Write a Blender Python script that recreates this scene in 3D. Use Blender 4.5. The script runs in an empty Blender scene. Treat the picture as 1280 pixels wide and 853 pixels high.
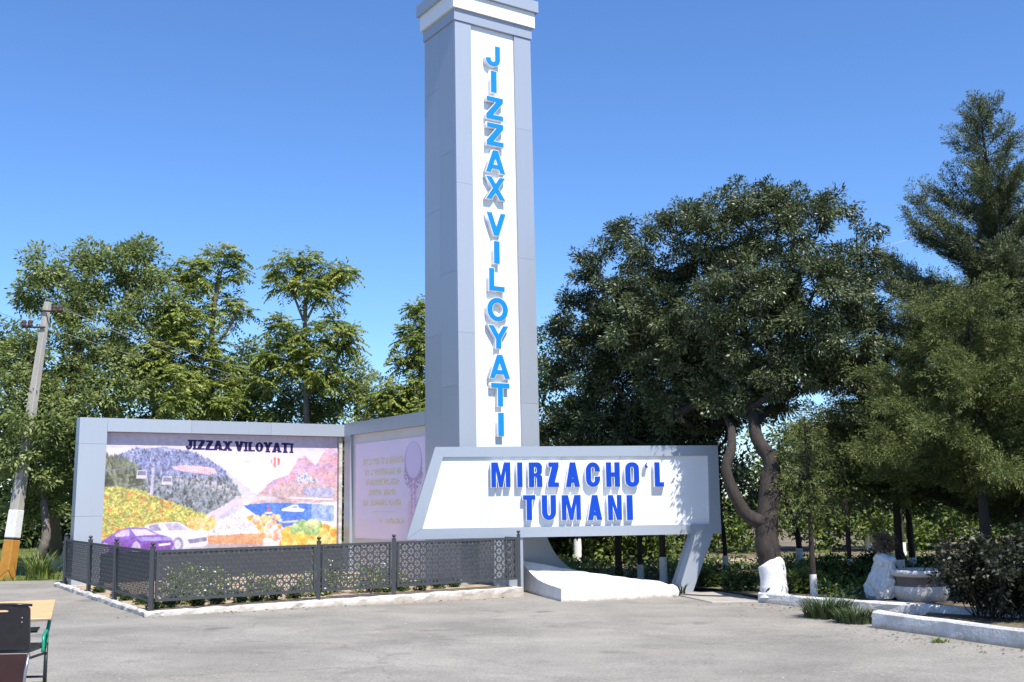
import bpy, bmesh, math, random
import numpy as np
from mathutils import Vector, Matrix
from mathutils import noise as mnoise

# ---------------------------------------------------------------- camera, sky, sun, exposure
SC = bpy.context.scene
COL = SC.collection
R = math.radians
PITCH, ROLL = R(8.426), 0.0135
cd = bpy.data.cameras.new('camera'); cam = bpy.data.objects.new('camera', cd); COL.objects.link(cam)
cd.sensor_width = 36.0; cd.lens = 37.69; cd.clip_start = 0.05; cd.clip_end = 3000
cam.matrix_world = Matrix.Translation((0, 0, 1.67)) @ Matrix.Rotation(math.pi/2 + PITCH, 4, 'X') @ Matrix.Rotation(-ROLL, 4, 'Z')
SC.camera = cam
SUN_EL = R(57.0)
SUN_H = Vector((0.50, -0.866)).normalized()          # horizontal direction towards the sun
wd = bpy.data.worlds.new('World'); SC.world = wd; wd.use_nodes = True
wn = wd.node_tree.nodes; wl = wd.node_tree.links
sky = wn.new('ShaderNodeTexSky'); sky.sky_type = 'NISHITA'; sky.sun_disc = False
sky.sun_elevation = SUN_EL; sky.sun_rotation = math.atan2(SUN_H.x, SUN_H.y)
sky.altitude = 300; sky.air_density = 1.0; sky.dust_density = 0.0; sky.ozone_density = 10.0
wn['Background'].inputs['Strength'].default_value = 0.118
hsv = wn.new('ShaderNodeHueSaturation'); hsv.inputs['Saturation'].default_value = 1.05; hsv.inputs['Hue'].default_value = .503     # the camera's vivid rendering of blue
wl.new(sky.outputs['Color'], hsv.inputs['Color']); wl.new(hsv.outputs['Color'], wn['Background'].inputs['Color'])
sd = bpy.data.lights.new('sun', 'SUN'); sun = bpy.data.objects.new('sun', sd); COL.objects.link(sun)
sd.energy = 4.1; sd.angle = R(0.53); sd.color = (1.0, 0.955, 0.89)
to_sun = Vector((SUN_H.x*math.cos(SUN_EL), SUN_H.y*math.cos(SUN_EL), math.sin(SUN_EL)))
sun.rotation_euler = to_sun.to_track_quat('Z', 'Y').to_euler()
SC.render.engine = 'CYCLES'
SC.view_settings.view_transform = 'Standard'; SC.view_settings.look = 'None'
SC.view_settings.exposure = 0.85; SC.view_settings.gamma = 1.0

# ---------------------------------------------------------------- helpers
def tag(o, label=None, cat=None, group=None, kind=None):
    if label: o['label'] = label
    if cat: o['category'] = cat
    if group: o['group'] = group
    if kind: o['kind'] = kind
    return o
def empty(name, loc=(0, 0, 0), rz=0.0):
    o = bpy.data.objects.new(name, None); COL.objects.link(o)
    o.location = loc; o.rotation_euler = (0, 0, rz); o.empty_display_size = .2
    return o
def link(name, me, m=None, parent=None, smooth=False):
    o = bpy.data.objects.new(name, me); COL.objects.link(o)
    if m is not None and not me.materials: me.materials.append(m)
    if parent: o.parent = parent
    if smooth:
        me.polygons.foreach_set('use_smooth', [True]*len(me.polygons))
    return o
def np_mesh(name, V, F, tint=None):
    """V (n,3), F (m,k) with one k for all faces"""
    V = np.asarray(V, np.float32); F = np.asarray(F, np.int32)
    me = bpy.data.meshes.new(name); k = F.shape[1]
    me.vertices.add(len(V)); me.vertices.foreach_set('co', V.ravel())
    me.loops.add(F.size); me.loops.foreach_set('vertex_index', F.ravel())
    me.polygons.add(len(F)); me.polygons.foreach_set('loop_start', np.arange(0, F.size, k, dtype=np.int32))
    if tint is not None:
        a = me.attributes.new('tint', 'FLOAT', 'POINT'); a.data.foreach_set('value', np.asarray(tint, np.float32))
    me.update(calc_edges=True)
    return me
def bmesh_obj(name, bm, m, parent=None, smooth=False, bevel=0.0, seg=1):
    bmesh.ops.recalc_face_normals(bm, faces=bm.faces)
    if bevel > 0:
        bmesh.ops.bevel(bm, geom=bm.edges[:], offset=bevel, segments=seg, affect='EDGES', profile=.6)
    me = bpy.data.meshes.new(name); bm.to_mesh(me); bm.free()
    return link(name, me, m, parent, smooth)
def add_box(bm, x0, x1, y0, y1, z0, z1):
    v = [bm.verts.new(p) for p in ((x0,y0,z0),(x1,y0,z0),(x1,y1,z0),(x0,y1,z0),(x0,y0,z1),(x1,y0,z1),(x1,y1,z1),(x0,y1,z1))]
    for f in ((0,3,2,1),(4,5,6,7),(0,1,5,4),(1,2,6,5),(2,3,7,6),(3,0,4,7)): bm.faces.new([v[i] for i in f])
def box(name, x0, x1, y0, y1, z0, z1, m, parent=None, bevel=0.0):
    bm = bmesh.new(); add_box(bm, x0, x1, y0, y1, z0, z1)
    return bmesh_obj(name, bm, m, parent, bevel=bevel)
def hexa(name, bottom, top, m, parent=None, bevel=0.0, seg=1):
    """a block from two quads of points"""
    bm = bmesh.new(); n = len(bottom)
    b = [bm.verts.new(p) for p in bottom]; t = [bm.verts.new(p) for p in top]
    bm.faces.new(b[::-1]); bm.faces.new(t)
    for i in range(n): bm.faces.new((b[i], b[(i+1) % n], t[(i+1) % n], t[i]))
    return bmesh_obj(name, bm, m, parent, bevel=bevel, seg=seg)
def prism_xz(name, loops, y0, y1, m, parent=None):
    """outline(s) in the x-z plane, the first the outer one and the rest holes, filled from y0 (front) to y1"""
    me = fill_mesh(name, loops, abs(y1-y0))
    M = Matrix.Translation((0, (y0+y1)/2, 0)) @ Matrix.Rotation(math.pi/2, 4, 'X')
    me.transform(M)
    return link(name, me, m, parent)
def fill_mesh(name, loops, depth, offset=0.0):
    cu = bpy.data.curves.new(name, 'CURVE'); cu.dimensions = '2D'; cu.fill_mode = 'BOTH'
    cu.extrude = depth/2; cu.offset = offset
    for lp in loops:
        s = cu.splines.new('POLY'); s.points.add(len(lp)-1); s.use_cyclic_u = True
        for p, q in zip(s.points, lp): p.co = (q[0], q[1], 0, 1)
    o = bpy.data.objects.new('tmp', cu); COL.objects.link(o)
    dg = bpy.context.evaluated_depsgraph_get(); dg.update()
    me = bpy.data.meshes.new_from_object(o.evaluated_get(dg)); me.name = name
    bpy.data.objects.remove(o); bpy.data.curves.remove(cu)
    me.materials.clear()
    return me
def tube_arrays(pts, rad, sides=6):
    pts = np.asarray(pts, float); n = len(pts); rad = np.broadcast_to(np.asarray(rad, float), (n,))
    t = np.gradient(pts, axis=0) if n > 1 else np.array([[0, 0, 1.]])
    t /= np.linalg.norm(t, axis=1, keepdims=True) + 1e-9
    ref = np.array([.31, .17, .93]) if abs(t[0] @ np.array([.31, .17, .93])) < .9 else np.array([1., .1, 0])
    a = np.cross(t, ref); a /= np.linalg.norm(a, axis=1, keepdims=True) + 1e-9
    b = np.cross(t, a)
    an = np.arange(sides)*2*math.pi/sides
    ring = a[:, None]*np.cos(an)[None, :, None] + b[:, None]*np.sin(an)[None, :, None]
    V = (pts[:, None] + ring*rad[:, None, None]).reshape(-1, 3)
    i = np.arange(n-1)[:, None]*sides; j = np.arange(sides)[None]; k = (j+1) % sides
    F = np.stack([i+j, i+k, i+sides+k, i+sides+j], -1).reshape(-1, 4)
    return V, F
def tubes_mesh(name, paths, sides=6):
    VV, FF, o = [], [], 0
    for p, r in paths:
        V, F = tube_arrays(p, r, sides); VV.append(V); FF.append(F+o); o += len(V)
    return np_mesh(name, np.concatenate(VV), np.concatenate(FF))
def tube(name, pts, r, m, parent=None, sides=10, cap=True):
    V, F = tube_arrays(pts, r, sides)
    me = np_mesh(name, V, F)
    if cap:
        bm = bmesh.new(); bm.from_mesh(me); bm.verts.ensure_lookup_table(); n = len(V)
        bm.faces.new([bm.verts[i] for i in range(sides)][::-1]); bm.faces.new([bm.verts[n-sides+i] for i in range(sides)])
        bmesh.ops.recalc_face_normals(bm, faces=bm.faces); bm.to_mesh(me); bm.free()
    o = link(name, me, m, parent, True)
    return o
def lathe(name, prof, m, parent=None, seg=28, wob=0.0, seed=1):
    rg = np.random.default_rng(seed); an = np.arange(seg)*2*math.pi/seg
    V = []
    for r, z in prof:
        w = 1 + wob*rg.standard_normal(seg)
        V.append(np.stack([r*w*np.cos(an), r*w*np.sin(an), np.full(seg, z)], -1))
    V = np.concatenate(V); n = len(prof)
    i = np.arange(n-1)[:, None]*seg; j = np.arange(seg)[None]; k = (j+1) % seg
    F = np.stack([i+j, i+k, i+seg+k, i+seg+j], -1).reshape(-1, 4)
    return link(name, np_mesh(name, V, F), m, parent, True)
def copy_tree(o, parent=None):
    c = o.copy(); COL.objects.link(c); c.parent = parent
    for ch in list(o.children): copy_tree(ch, c)
    return c
def smooth01(t): t = min(1, max(0, t)); return t*t*(3-2*t)
def catmull(pts, n=6):
    P = [np.array(p, float) for p in pts]; P = [2*P[0]-P[1]] + P + [2*P[-1]-P[-2]]; out = []
    for i in range(1, len(P)-2):
        for k in range(n):
            t = k/n; a, b, c, d = P[i-1:i+3]
            out.append(.5*((2*b)+(-a+c)*t+(2*a-5*b+4*c-d)*t*t+(-a+3*b-3*c+d)*t**3))
    out.append(P[-2]); return np.array(out)

# ---------------------------------------------------------------- materials
def nmat(name):
    m = bpy.data.materials.new(name); m.use_nodes = True
    nt = m.node_tree; return m, nt, nt.nodes, nt.links, nt.nodes['Principled BSDF']
def mat(name, col, rough=.6, metal=0.0, var=.12, scale=3.0, bump=0.0, bscale=40.0, spec=.5, col2=None, stretch=(1, 1, 1), coat=0.0):
    """one base colour, varied by noise towards col2 (default: darker), with fine bump"""
    m, nt, N, L, P = nmat(name)
    P.inputs['Roughness'].default_value = rough; P.inputs['Metallic'].default_value = metal
    P.inputs['Specular IOR Level'].default_value = spec; P.inputs['Coat Weight'].default_value = coat
    tc = N.new('ShaderNodeTexCoord'); mp = N.new('ShaderNodeMapping'); mp.inputs['Scale'].default_value = stretch
    L.new(tc.outputs['Object'], mp.inputs['Vector'])
    nz = N.new('ShaderNodeTexNoise'); nz.inputs['Scale'].default_value = scale; nz.inputs['Detail'].default_value = 7; nz.inputs['Roughness'].default_value = .65
    L.new(mp.outputs['Vector'], nz.inputs['Vector'])
    rp = N.new('ShaderNodeValToRGB'); rp.color_ramp.elements[0].position = .3; rp.color_ramp.elements[1].position = .7
    c2 = col2 or tuple(c*(1-var*2) for c in col)
    rp.color_ramp.elements[0].color = (*c2, 1); rp.color_ramp.elements[1].color = (*col, 1)
    L.new(nz.outputs['Fac'], rp.inputs['Fac']); L.new(rp.outputs['Color'], P.inputs['Base Color'])
    if bump:
        n2 = N.new('ShaderNodeTexNoise'); n2.inputs['Scale'].default_value = bscale; n2.inputs['Detail'].default_value = 5
        L.new(mp.outputs['Vector'], n2.inputs['Vector'])
        bp = N.new('ShaderNodeBump'); bp.inputs['Strength'].default_value = bump; bp.inputs['Distance'].default_value = .02
        L.new(n2.outputs['Fac'], bp.inputs['Height']); L.new(bp.outputs['Normal'], P.inputs['Normal'])
    return m
def leaf_mat(name, dark, mid, light, rough=.45, trans=.25, spec=.35):
    m, nt, N, L, P = nmat(name)
    at = N.new('ShaderNodeAttribute'); at.attribute_name = 'tint'
    rp = N.new('ShaderNodeValToRGB'); e = rp.color_ramp.elements
    e[0].position = .0; e[0].color = (*dark, 1); e[1].position = 1.0; e[1].color = (*light, 1)
    k = e.new(.5); k.color = (*mid, 1)
    L.new(at.outputs['Fac'], rp.inputs['Fac']); L.new(rp.outputs['Color'], P.inputs['Base Color'])
    P.inputs['Roughness'].default_value = rough; P.inputs['Specular IOR Level'].default_value = spec
    tr = N.new('ShaderNodeBsdfTranslucent'); L.new(rp.outputs['Color'], tr.inputs['Color'])
    mx = N.new('ShaderNodeMixShader'); mx.inputs['Fac'].default_value = trans
    L.new(P.outputs['BSDF'], mx.inputs[1]); L.new(tr.outputs['BSDF'], mx.inputs[2])
    L.new(mx.outputs['Shader'], N['Material Output'].inputs['Surface'])
    return m
def print_mat(name):
    m, nt, N, L, P = nmat(name)
    at = N.new('ShaderNodeAttribute'); at.attribute_name = 'ink'
    L.new(at.outputs['Color'], P.inputs['Base Color']); P.inputs['Roughness'].default_value = .55; P.inputs['Specular IOR Level'].default_value = .25
    return m
def ground_mat(name, cols, scales, bump=.4, bscale=60, rough=.95):
    """three colours mixed by two noises"""
    m, nt, N, L, P = nmat(name); P.inputs['Roughness'].default_value = rough; P.inputs['Specular IOR Level'].default_value = .2
    tc = N.new('ShaderNodeTexCoord')
    def noise(s, d=8, r=.65):
        n = N.new('ShaderNodeTexNoise'); n.inputs['Scale'].default_value = s; n.inputs['Detail'].default_value = d; n.inputs['Roughness'].default_value = r
        L.new(tc.outputs['Object'], n.inputs['Vector']); return n
    a = noise(scales[0]); b = noise(scales[1])
    ra = N.new('ShaderNodeValToRGB'); ra.color_ramp.elements[0].position = .42; ra.color_ramp.elements[1].position = .58
    ra.color_ramp.elements[0].color = (*cols[0], 1); ra.color_ramp.elements[1].color = (*cols[1], 1)
    L.new(a.outputs['Fac'], ra.inputs['Fac'])
    mx = N.new('ShaderNodeMix'); mx.data_type = 'RGBA'
    rb = N.new('ShaderNodeValToRGB'); rb.color_ramp.elements[0].position = .5; rb.color_ramp.elements[1].position = .68
    L.new(b.outputs['Fac'], rb.inputs['Fac']); L.new(rb.outputs['Color'], mx.inputs['Factor'])
    L.new(ra.outputs['Color'], mx.inputs[6]); mx.inputs[7].default_value = (*cols[2], 1)
    L.new(mx.outputs[2], P.inputs['Base Color'])
    n3 = noise(bscale, 4)
    bp = N.new('ShaderNodeBump'); bp.inputs['Strength'].default_value = bump; bp.inputs['Distance'].default_value = .03
    L.new(n3.outputs['Fac'], bp.inputs['Height']); L.new(bp.outputs['Normal'], P.inputs['Normal'])
    return m
def asphalt_mat():
    m, nt, N, L, P = nmat('dusty_asphalt'); P.inputs['Roughness'].default_value = .9; P.inputs['Specular IOR Level'].default_value = .25
    tc = N.new('ShaderNodeTexCoord')
    def noise(s, d=6, r=.6, st=(1, 1, 1)):
        mp = N.new('ShaderNodeMapping'); mp.inputs['Scale'].default_value = st; L.new(tc.outputs['Object'], mp.inputs['Vector'])
        n = N.new('ShaderNodeTexNoise'); n.inputs['Scale'].default_value = s; n.inputs['Detail'].default_value = d; n.inputs['Roughness'].default_value = r
        L.new(mp.outputs['Vector'], n.inputs['Vector']); return n
    def ramp(src, p0, p1, c0, c1):
        r = N.new('ShaderNodeValToRGB'); r.color_ramp.elements[0].position = p0; r.color_ramp.elements[1].position = p1
        r.color_ramp.elements[0].color = (*c0, 1); r.color_ramp.elements[1].color = (*c1, 1); L.new(src, r.inputs['Fac']); return r.outputs['Color']
    def mix(fac, a, b, mode='MIX'):
        x = N.new('ShaderNodeMix'); x.data_type = 'RGBA'; x.blend_type = mode
        if isinstance(fac, float): x.inputs['Factor'].default_value = fac
        else: L.new(fac, x.inputs['Factor'])
        for s, v in ((6, a), (7, b)):
            if isinstance(v, tuple): x.inputs[s].default_value = (*v, 1)
            else: L.new(v, x.inputs[s])
        return x.outputs[2]
    w = lambda v: (v, v, v)
    base = ramp(noise(.45, 8, .68, (1, 1.25, 1)).outputs['Fac'], .35, .65, (.235, .22, .19), (.36, .335, .29))
    dust = ramp(noise(.7, 8, .7, (.8, 1.3, 1)).outputs['Fac'], .56, .74, w(0), w(.75))
    c = mix(dust, base, (.40, .35, .285))
    stain = ramp(noise(1.3, 6, .6).outputs['Fac'], .59, .74, w(0), w(.42))
    c = mix(stain, c, (.125, .118, .11))
    patch = ramp(noise(.9, 3, .4).outputs['Fac'], .66, .71, w(0), w(.5)); c = mix(patch, c, (.12, .112, .105))
    fine = noise(38, 4, .7); gr = ramp(fine.outputs['Fac'], .3, .72, w(.6), w(1.15))
    c = mix(1.0, c, gr, 'MULTIPLY')
    vo = N.new('ShaderNodeTexVoronoi'); vo.inputs['Scale'].default_value = 55; L.new(tc.outputs['Object'], vo.inputs['Vector'])
    sp = ramp(vo.outputs['Distance'], .08, .22, w(.55), w(1.0)); c = mix(.55, c, mix(1.0, c, sp, 'MULTIPLY'))
    # cracks
    vc = N.new('ShaderNodeTexVoronoi'); vc.feature = 'DISTANCE_TO_EDGE'; vc.inputs['Scale'].default_value = .33
    wob = noise(2.2, 5, .6); av = N.new('ShaderNodeVectorMath'); av.operation = 'MULTIPLY_ADD'
    L.new(wob.outputs['Color'], av.inputs[0]); av.inputs[1].default_value = (.9, .9, 0); L.new(tc.outputs['Object'], av.inputs[2])
    L.new(av.outputs[0], vc.inputs['Vector'])
    cr = ramp(vc.outputs['Distance'], .002, .007, w(.5), w(1.0)); c = mix(.32, c, mix(1.0, c, cr, 'MULTIPLY'))
    L.new(c, P.inputs['Base Color'])
    bp = N.new('ShaderNodeBump'); bp.inputs['Strength'].default_value = .45; bp.inputs['Distance'].default_value = .012
    L.new(fine.outputs['Fac'], bp.inputs['Height'])
    b2 = N.new('ShaderNodeBump'); b2.inputs['Strength'].default_value = .3; b2.inputs['Distance'].default_value = .05
    L.new(noise(3.0).outputs['Fac'], b2.inputs['Height']); L.new(bp.outputs['Normal'], b2.inputs['Normal']); L.new(b2.outputs['Normal'], P.inputs['Normal'])
    return m

M = {}
M['asphalt'] = asphalt_mat()
M['soil'] = ground_mat('park_soil', ((.15, .12, .08), (.22, .18, .125), (.06, .07, .026)), (.7, .5))
M['sand'] = ground_mat('sandy_soil', ((.38, .29, .19), (.47, .37, .25), (.25, .19, .12)), (1.8, 2.5), bump=.5)
M['pathdirt'] = ground_mat('path_dirt', ((.36, .275, .195), (.44, .345, .25), (.27, .2, .14)), (.9, 1.6))
M['grassbase'] = ground_mat('grass_base', ((.07, .10, .022), (.12, .145, .035), (.2, .17, .08)), (.5, .9))
M['concrete'] = mat('pale_concrete', (.44, .40, .34), .9, var=.18, scale=2.5, bump=.4)
M['whitewash'] = mat('whitewash', (.80, .79, .77), .85, var=.1, scale=5, bump=.35, bscale=25, col2=(.66, .63, .58))
M['kerbpaint'] = mat('kerb_whitewash', (.74, .73, .71), .9, scale=3.5, bump=.6, bscale=22, col2=(.47, .44, .39))
M['oldkerb'] = mat('worn_kerb_whitewash', (.70, .67, .62), .9, scale=5, bump=.8, bscale=16, col2=(.33, .29, .24))
def clad_mat(name, col, rough, metal, spec=.5, streak=.08):
    m = mat(name, col, rough, metal, var=streak, scale=2.2, spec=spec, stretch=(5, 5, .35))
    N, L = m.node_tree.nodes, m.node_tree.links; P = N['Principled BSDF']; src = P.inputs['Base Color'].links[0].from_socket
    oi = N.new('ShaderNodeObjectInfo'); mr = N.new('ShaderNodeMapRange'); mr.inputs['To Min'].default_value = .94; mr.inputs['To Max'].default_value = 1.04
    L.new(oi.outputs['Random'], mr.inputs['Value']); mx = N.new('ShaderNodeMix'); mx.data_type = 'RGBA'; mx.blend_type = 'MULTIPLY'; mx.inputs['Factor'].default_value = 1
    L.new(src, mx.inputs[6]); L.new(mr.outputs['Result'], mx.inputs[7]); L.new(mx.outputs[2], P.inputs['Base Color'])
    n2 = N.new('ShaderNodeTexNoise'); n2.inputs['Scale'].default_value = .9; tc = N.new('ShaderNodeTexCoord'); L.new(tc.outputs['Object'], n2.inputs['Vector'])
    bp = N.new('ShaderNodeBump'); bp.inputs['Strength'].default_value = .12; bp.inputs['Distance'].default_value = .05; L.new(n2.outputs['Fac'], bp.inputs['Height']); L.new(bp.outputs['Normal'], P.inputs['Normal'])
    return m
M['acp'] = clad_mat('grey_composite_panel', (.39, .425, .475), .36, .25, streak=.018)
M['acp_dark'] = clad_mat('grey_composite_edge', (.32, .35, .39), .42, .25, streak=.018)
M['sill'] = mat('dark_wall_base', (.05, .052, .055), .8)
M['joint'] = mat('panel_joint', (.3, .33, .37), .8, var=.05)
M['whitepanel'] = clad_mat('white_composite_panel', (.76, .775, .79), .35, 0.0, .4, streak=.01)
M['creampanel'] = mat('cream_board', (.66, .62, .58), .6, var=.05, scale=1.5)
M['letterside'] = mat('white_acrylic', (.78, .79, .80), .4, var=.02)
M['bluedeep'] = mat('deep_blue_acrylic', (.005, .062, .47), .5, var=.08, scale=2, spec=.2)
M['bluelight'] = mat('azure_acrylic', (.010, .235, .68), .5, var=.05, spec=.2)
M['fence'] = mat('dark_grey_painted_steel', (.06, .064, .069), .5, .1, var=.1, scale=6, spec=.5)
M['ink'] = print_mat('printed_banner')
M['bark'] = mat('dark_bark', (.050, .039, .031), .95, var=.25, scale=7, bump=1.0, bscale=14, stretch=(2, 2, .4), col2=(.02, .016, .013))
M['barkgrey'] = mat('grey_bark', (.20, .17, .14), .95, var=.2, scale=6, bump=.8, bscale=16, stretch=(2, 2, .5))
def add_dirt(m, z0, z1, col, amt=.9):
    """splashed earth on the lowest part, ragged"""
    N, L = m.node_tree.nodes, m.node_tree.links; P = N['Principled BSDF']; src = P.inputs['Base Color'].links[0].from_socket
    tc = N.new('ShaderNodeTexCoord'); sx = N.new('ShaderNodeSeparateXYZ'); L.new(tc.outputs['Object'], sx.inputs[0])
    nz = N.new('ShaderNodeTexNoise'); nz.inputs['Scale'].default_value = 6; nz.inputs['Detail'].default_value = 8; nz.inputs['Roughness'].default_value = .7; L.new(tc.outputs['Object'], nz.inputs['Vector'])
    ma = N.new('ShaderNodeMath'); ma.operation = 'MULTIPLY_ADD'; L.new(nz.outputs['Fac'], ma.inputs[0]); ma.inputs[1].default_value = -(z1-z0)*2.4; L.new(sx.outputs['Z'], ma.inputs[2])
    mr = N.new('ShaderNodeMapRange'); mr.inputs['From Min'].default_value = z0-(z1-z0)*1.2; mr.inputs['From Max'].default_value = z1-(z1-z0)*1.2; mr.inputs['To Min'].default_value = amt; mr.inputs['To Max'].default_value = 0
    L.new(ma.outputs[0], mr.inputs['Value']); mx = N.new('ShaderNodeMix'); mx.data_type = 'RGBA'; L.new(mr.outputs['Result'], mx.inputs['Factor']); L.new(src, mx.inputs[6]); mx.inputs[7].default_value = (*col, 1)
    L.new(mx.outputs[2], P.inputs['Base Color']); return m
M['plinthpaint'] = add_dirt(mat('plinth_whitewash', (.80, .79, .77), .85, scale=4, bump=.5, bscale=18, col2=(.68, .66, .62)), -.1, -.03, (.36, .29, .22))
add_dirt(M['kerbpaint'], -.11, -.05, (.34, .28, .21)); add_dirt(M['oldkerb'], -.0, .05, (.36, .30, .23), .8)
M['pole'] = mat('weathered_concrete_pole', (.42, .39, .34), .9, var=.12, scale=4, bump=.4, stretch=(1, 1, .4))
M['poleyellow'] = mat('ochre_pole_paint', (.55, .25, .035), .8, var=.15, scale=5, bump=.2)
M['black'] = mat('black_paint', (.02, .02, .022), .6)
M['iron'] = mat('rusty_iron', (.09, .06, .045), .8, .3)
M['wire'] = mat('aluminium_wire', (.45, .45, .46), .5, .5)
M['blackplastic'] = mat('black_leatherette', (.018, .017, .02), .32, var=.1, scale=8, spec=.5)
M['maroon'] = mat('dark_maroon_leatherette', (.045, .016, .016), .3, var=.2, scale=5)
M['chrome'] = mat('grey_steel_tube', (.32, .33, .35), .35, .7)
M['darktube'] = mat('black_steel_tube', (.03, .03, .033), .4, .3)
M['green'] = mat('green_enamel_tube', (.01, .27, .15), .35, var=.05, spec=.5)
M['desk'] = mat('pale_wood_laminate', (.62, .40, .20), .45, scale=5, stretch=(1, 9, 1), col2=(.52, .31, .14))
M['rust'] = mat('brown_stained_concrete', (.20, .155, .13), .9, var=.15, scale=5, bump=.5)
M['brick'] = mat('pink_paving', (.42, .30, .26), .9, var=.12, scale=6, bump=.3)
M['lf_big'] = leaf_mat('dark_ash_leaf', (.030, .046, .014), (.078, .104, .036), (.175, .205, .10), rough=.42, trans=.16, spec=.5)
M['lf_left'] = leaf_mat('fresh_green_leaf', (.095, .138, .038), (.225, .285, .088), (.37, .41, .15), trans=.38)
M['lf_ail'] = leaf_mat('yellow_green_leaflet', (.115, .17, .042), (.27, .335, .08), (.54, .53, .15), trans=.4)
M['lf_far'] = leaf_mat('park_tree_leaf', (.035, .058, .016), (.075, .115, .03), (.15, .19, .05), trans=.28)
M['lf_jun'] = leaf_mat('blue_green_juniper', (.040, .054, .025), (.09, .115, .05), (.175, .195, .09), rough=.6, trans=.12, spec=.25)
M['lf_jun2'] = leaf_mat('olive_green_juniper', (.045, .064, .017), (.105, .135, .036), (.215, .23, .075), rough=.6, trans=.2, spec=.25)
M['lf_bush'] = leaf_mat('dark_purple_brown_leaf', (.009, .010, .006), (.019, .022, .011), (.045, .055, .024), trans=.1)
M['lf_box'] = leaf_mat('boxwood_leaf', (.022, .05, .012), (.05, .095, .02), (.10, .15, .04), trans=.2)
M['lf_grass'] = leaf_mat('grass_blade', (.07, .11, .02), (.16, .22, .045), (.36, .38, .13), trans=.3)
M['lf_grassdark'] = leaf_mat('dark_grass_blade', (.03, .055, .02), (.06, .095, .035), (.13, .17, .07), trans=.25)
M['lf_hedge'] = leaf_mat('vine_leaf', (.07, .11, .022), (.14, .20, .045), (.25, .31, .09), trans=.3)
M['petal'] = mat('white_petal', (.8, .76, .70), .6)
M['deadtwig'] = leaf_mat('dead_twig', (.10, .07, .045), (.18, .13, .085), (.28, .21, .14), trans=.1)

# ---------------------------------------------------------------- ground
def gz(x):                     # the yard falls gently to the right
    return .02 - .136*smooth01((x+5.5)/9.0)
def sheet(name, poly, z, m, kind='structure', parent=None, skirt=0.0):
    bm = bmesh.new(); vs = [bm.verts.new((x, y, z)) for x, y in poly]
    f = bm.faces.new(vs)
    if f.normal.z < 0: f.normal_flip()
    bmesh.ops.triangulate(bm, faces=[f])
    me = bpy.data.meshes.new(name); bm.to_mesh(me); bm.free()
    o = link(name, me, m, parent); tag(o, kind=kind); return o
o = sheet('terrain', [(-900, -300), (900, -300), (900, 1500), (-900, 1500)], -.30, M['soil'])
xs = np.concatenate([np.arange(-46, -6, 2.0), np.arange(-6, 4.6, .35), np.arange(5, 31, 2.0)]); ys = np.arange(-16, 24.51, 1.5)
V = np.array([[x, y, gz(x) + .012*math.sin(x*1.3+.7*y)*math.sin(.8*y+.3*x)*(1 if y < 19 else 0)] for y in ys for x in xs])
nx = len(xs); F = np.array([[j*nx+i, j*nx+i+1, (j+1)*nx+i+1, (j+1)*nx+i] for j in range(len(ys)-1) for i in range(nx-1)])
tag(link('asphalt_yard', np_mesh('asphalt_yard', V, F), M['asphalt'], smooth=True), kind='structure')
PARK = [(-300, 24.5), (-10.4, 24.5), (-4.4, 26.0), (.6, 22.3), (3.75, 20.9), (4.25, 18.85), (6.2, 16.35), (5.05, 15.1), (6.0, 13.0), (8.0, 8.6), (12, 0), (300, 0), (300, 700), (-300, 700)]
sheet('park_ground', PARK, -.05, M['soil'])
sheet('path', [(3.6, 28.4), (60, 30.2), (60, 32.6), (3.6, 30.8)], -.045, M['pathdirt'])
sheet('lawn', [(-60, 25.2), (-7, 25.2), (-5, 27), (-5, 60), (-60, 60)], -.044, M['grassbase'])
hexa('concrete_apron', [(3.3, 20.5, -.16), (3.0, 20.1, -.16), (3.35, 18.75, -.16), (4.3, 18.7, -.16), (4.2, 20.6, -.16)],
     [(3.3, 20.5, -.085), (3.0, 20.1, -.085), (3.35, 18.75, -.095), (4.3, 18.7, -.085), (4.2, 20.6, -.08)], M['concrete'], bevel=.012)['kind'] = 'structure'

# ---------------------------------------------------------------- white kerbs on the right
def kerb(name, pts, w, z0, z1, m, step=.16, seed=1, jit=.012):
    """pts: the front line; thickness to the left normal; hand painted, uneven"""
    rg = np.random.default_rng(seed); P = [Vector(p) for p in pts]; S = []
    for a, b in zip(P, P[1:]):
        n = max(1, int((b-a).length/step)); S += [a.lerp(b, i/n) for i in range(n)]
    S.append(P[-1]); n = len(S); bm = bmesh.new(); rings = []
    for i, p in enumerate(S):
        d = (S[min(i+1, n-1)]-S[max(i-1, 0)]).normalized(); nn = Vector((-d.y, d.x))
        pr = [(0, z0), (.015, z0+.6*(z1-z0)), (.02, z1-.025), (.05, z1), (w-.05, z1), (w-.02, z1-.025), (w, z0)]
        r = []
        for (q, z) in pr:
            j = rg.standard_normal(2)*jit*(0 if z == z0 else 1)
            r.append(bm.verts.new((p.x+nn.x*(q+j[0]), p.y+nn.y*(q+j[0]), z+j[1]*.7)))
        rings.append(r)
    for a, b in zip(rings, rings[1:]):
        for k in range(len(a)-1): bm.faces.new((a[k], b[k], b[k+1], a[k+1]))
    bm.faces.new(rings[0]); bm.faces.new(rings[-1][::-1])
    o = bmesh_obj(name, bm, m, smooth=False); o['kind'] = 'structure'; return o
kerb('kerb', [(4.12, 18.72), (4.55, 18.0), (5.3, 17.05), (6.25, 16.0), (7.0, 15.3)], .17, -.2, .055, M['kerbpaint'], seed=3, jit=.007, step=.22)
kerb('kerb', [(4.86, 15.07), (5.36, 13.9), (5.9, 12.7), (6.8, 10.7), (8.0, 8.2)], .2, -.2, .10, M['kerbpaint'], seed=5, jit=.006, step=.3)

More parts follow.
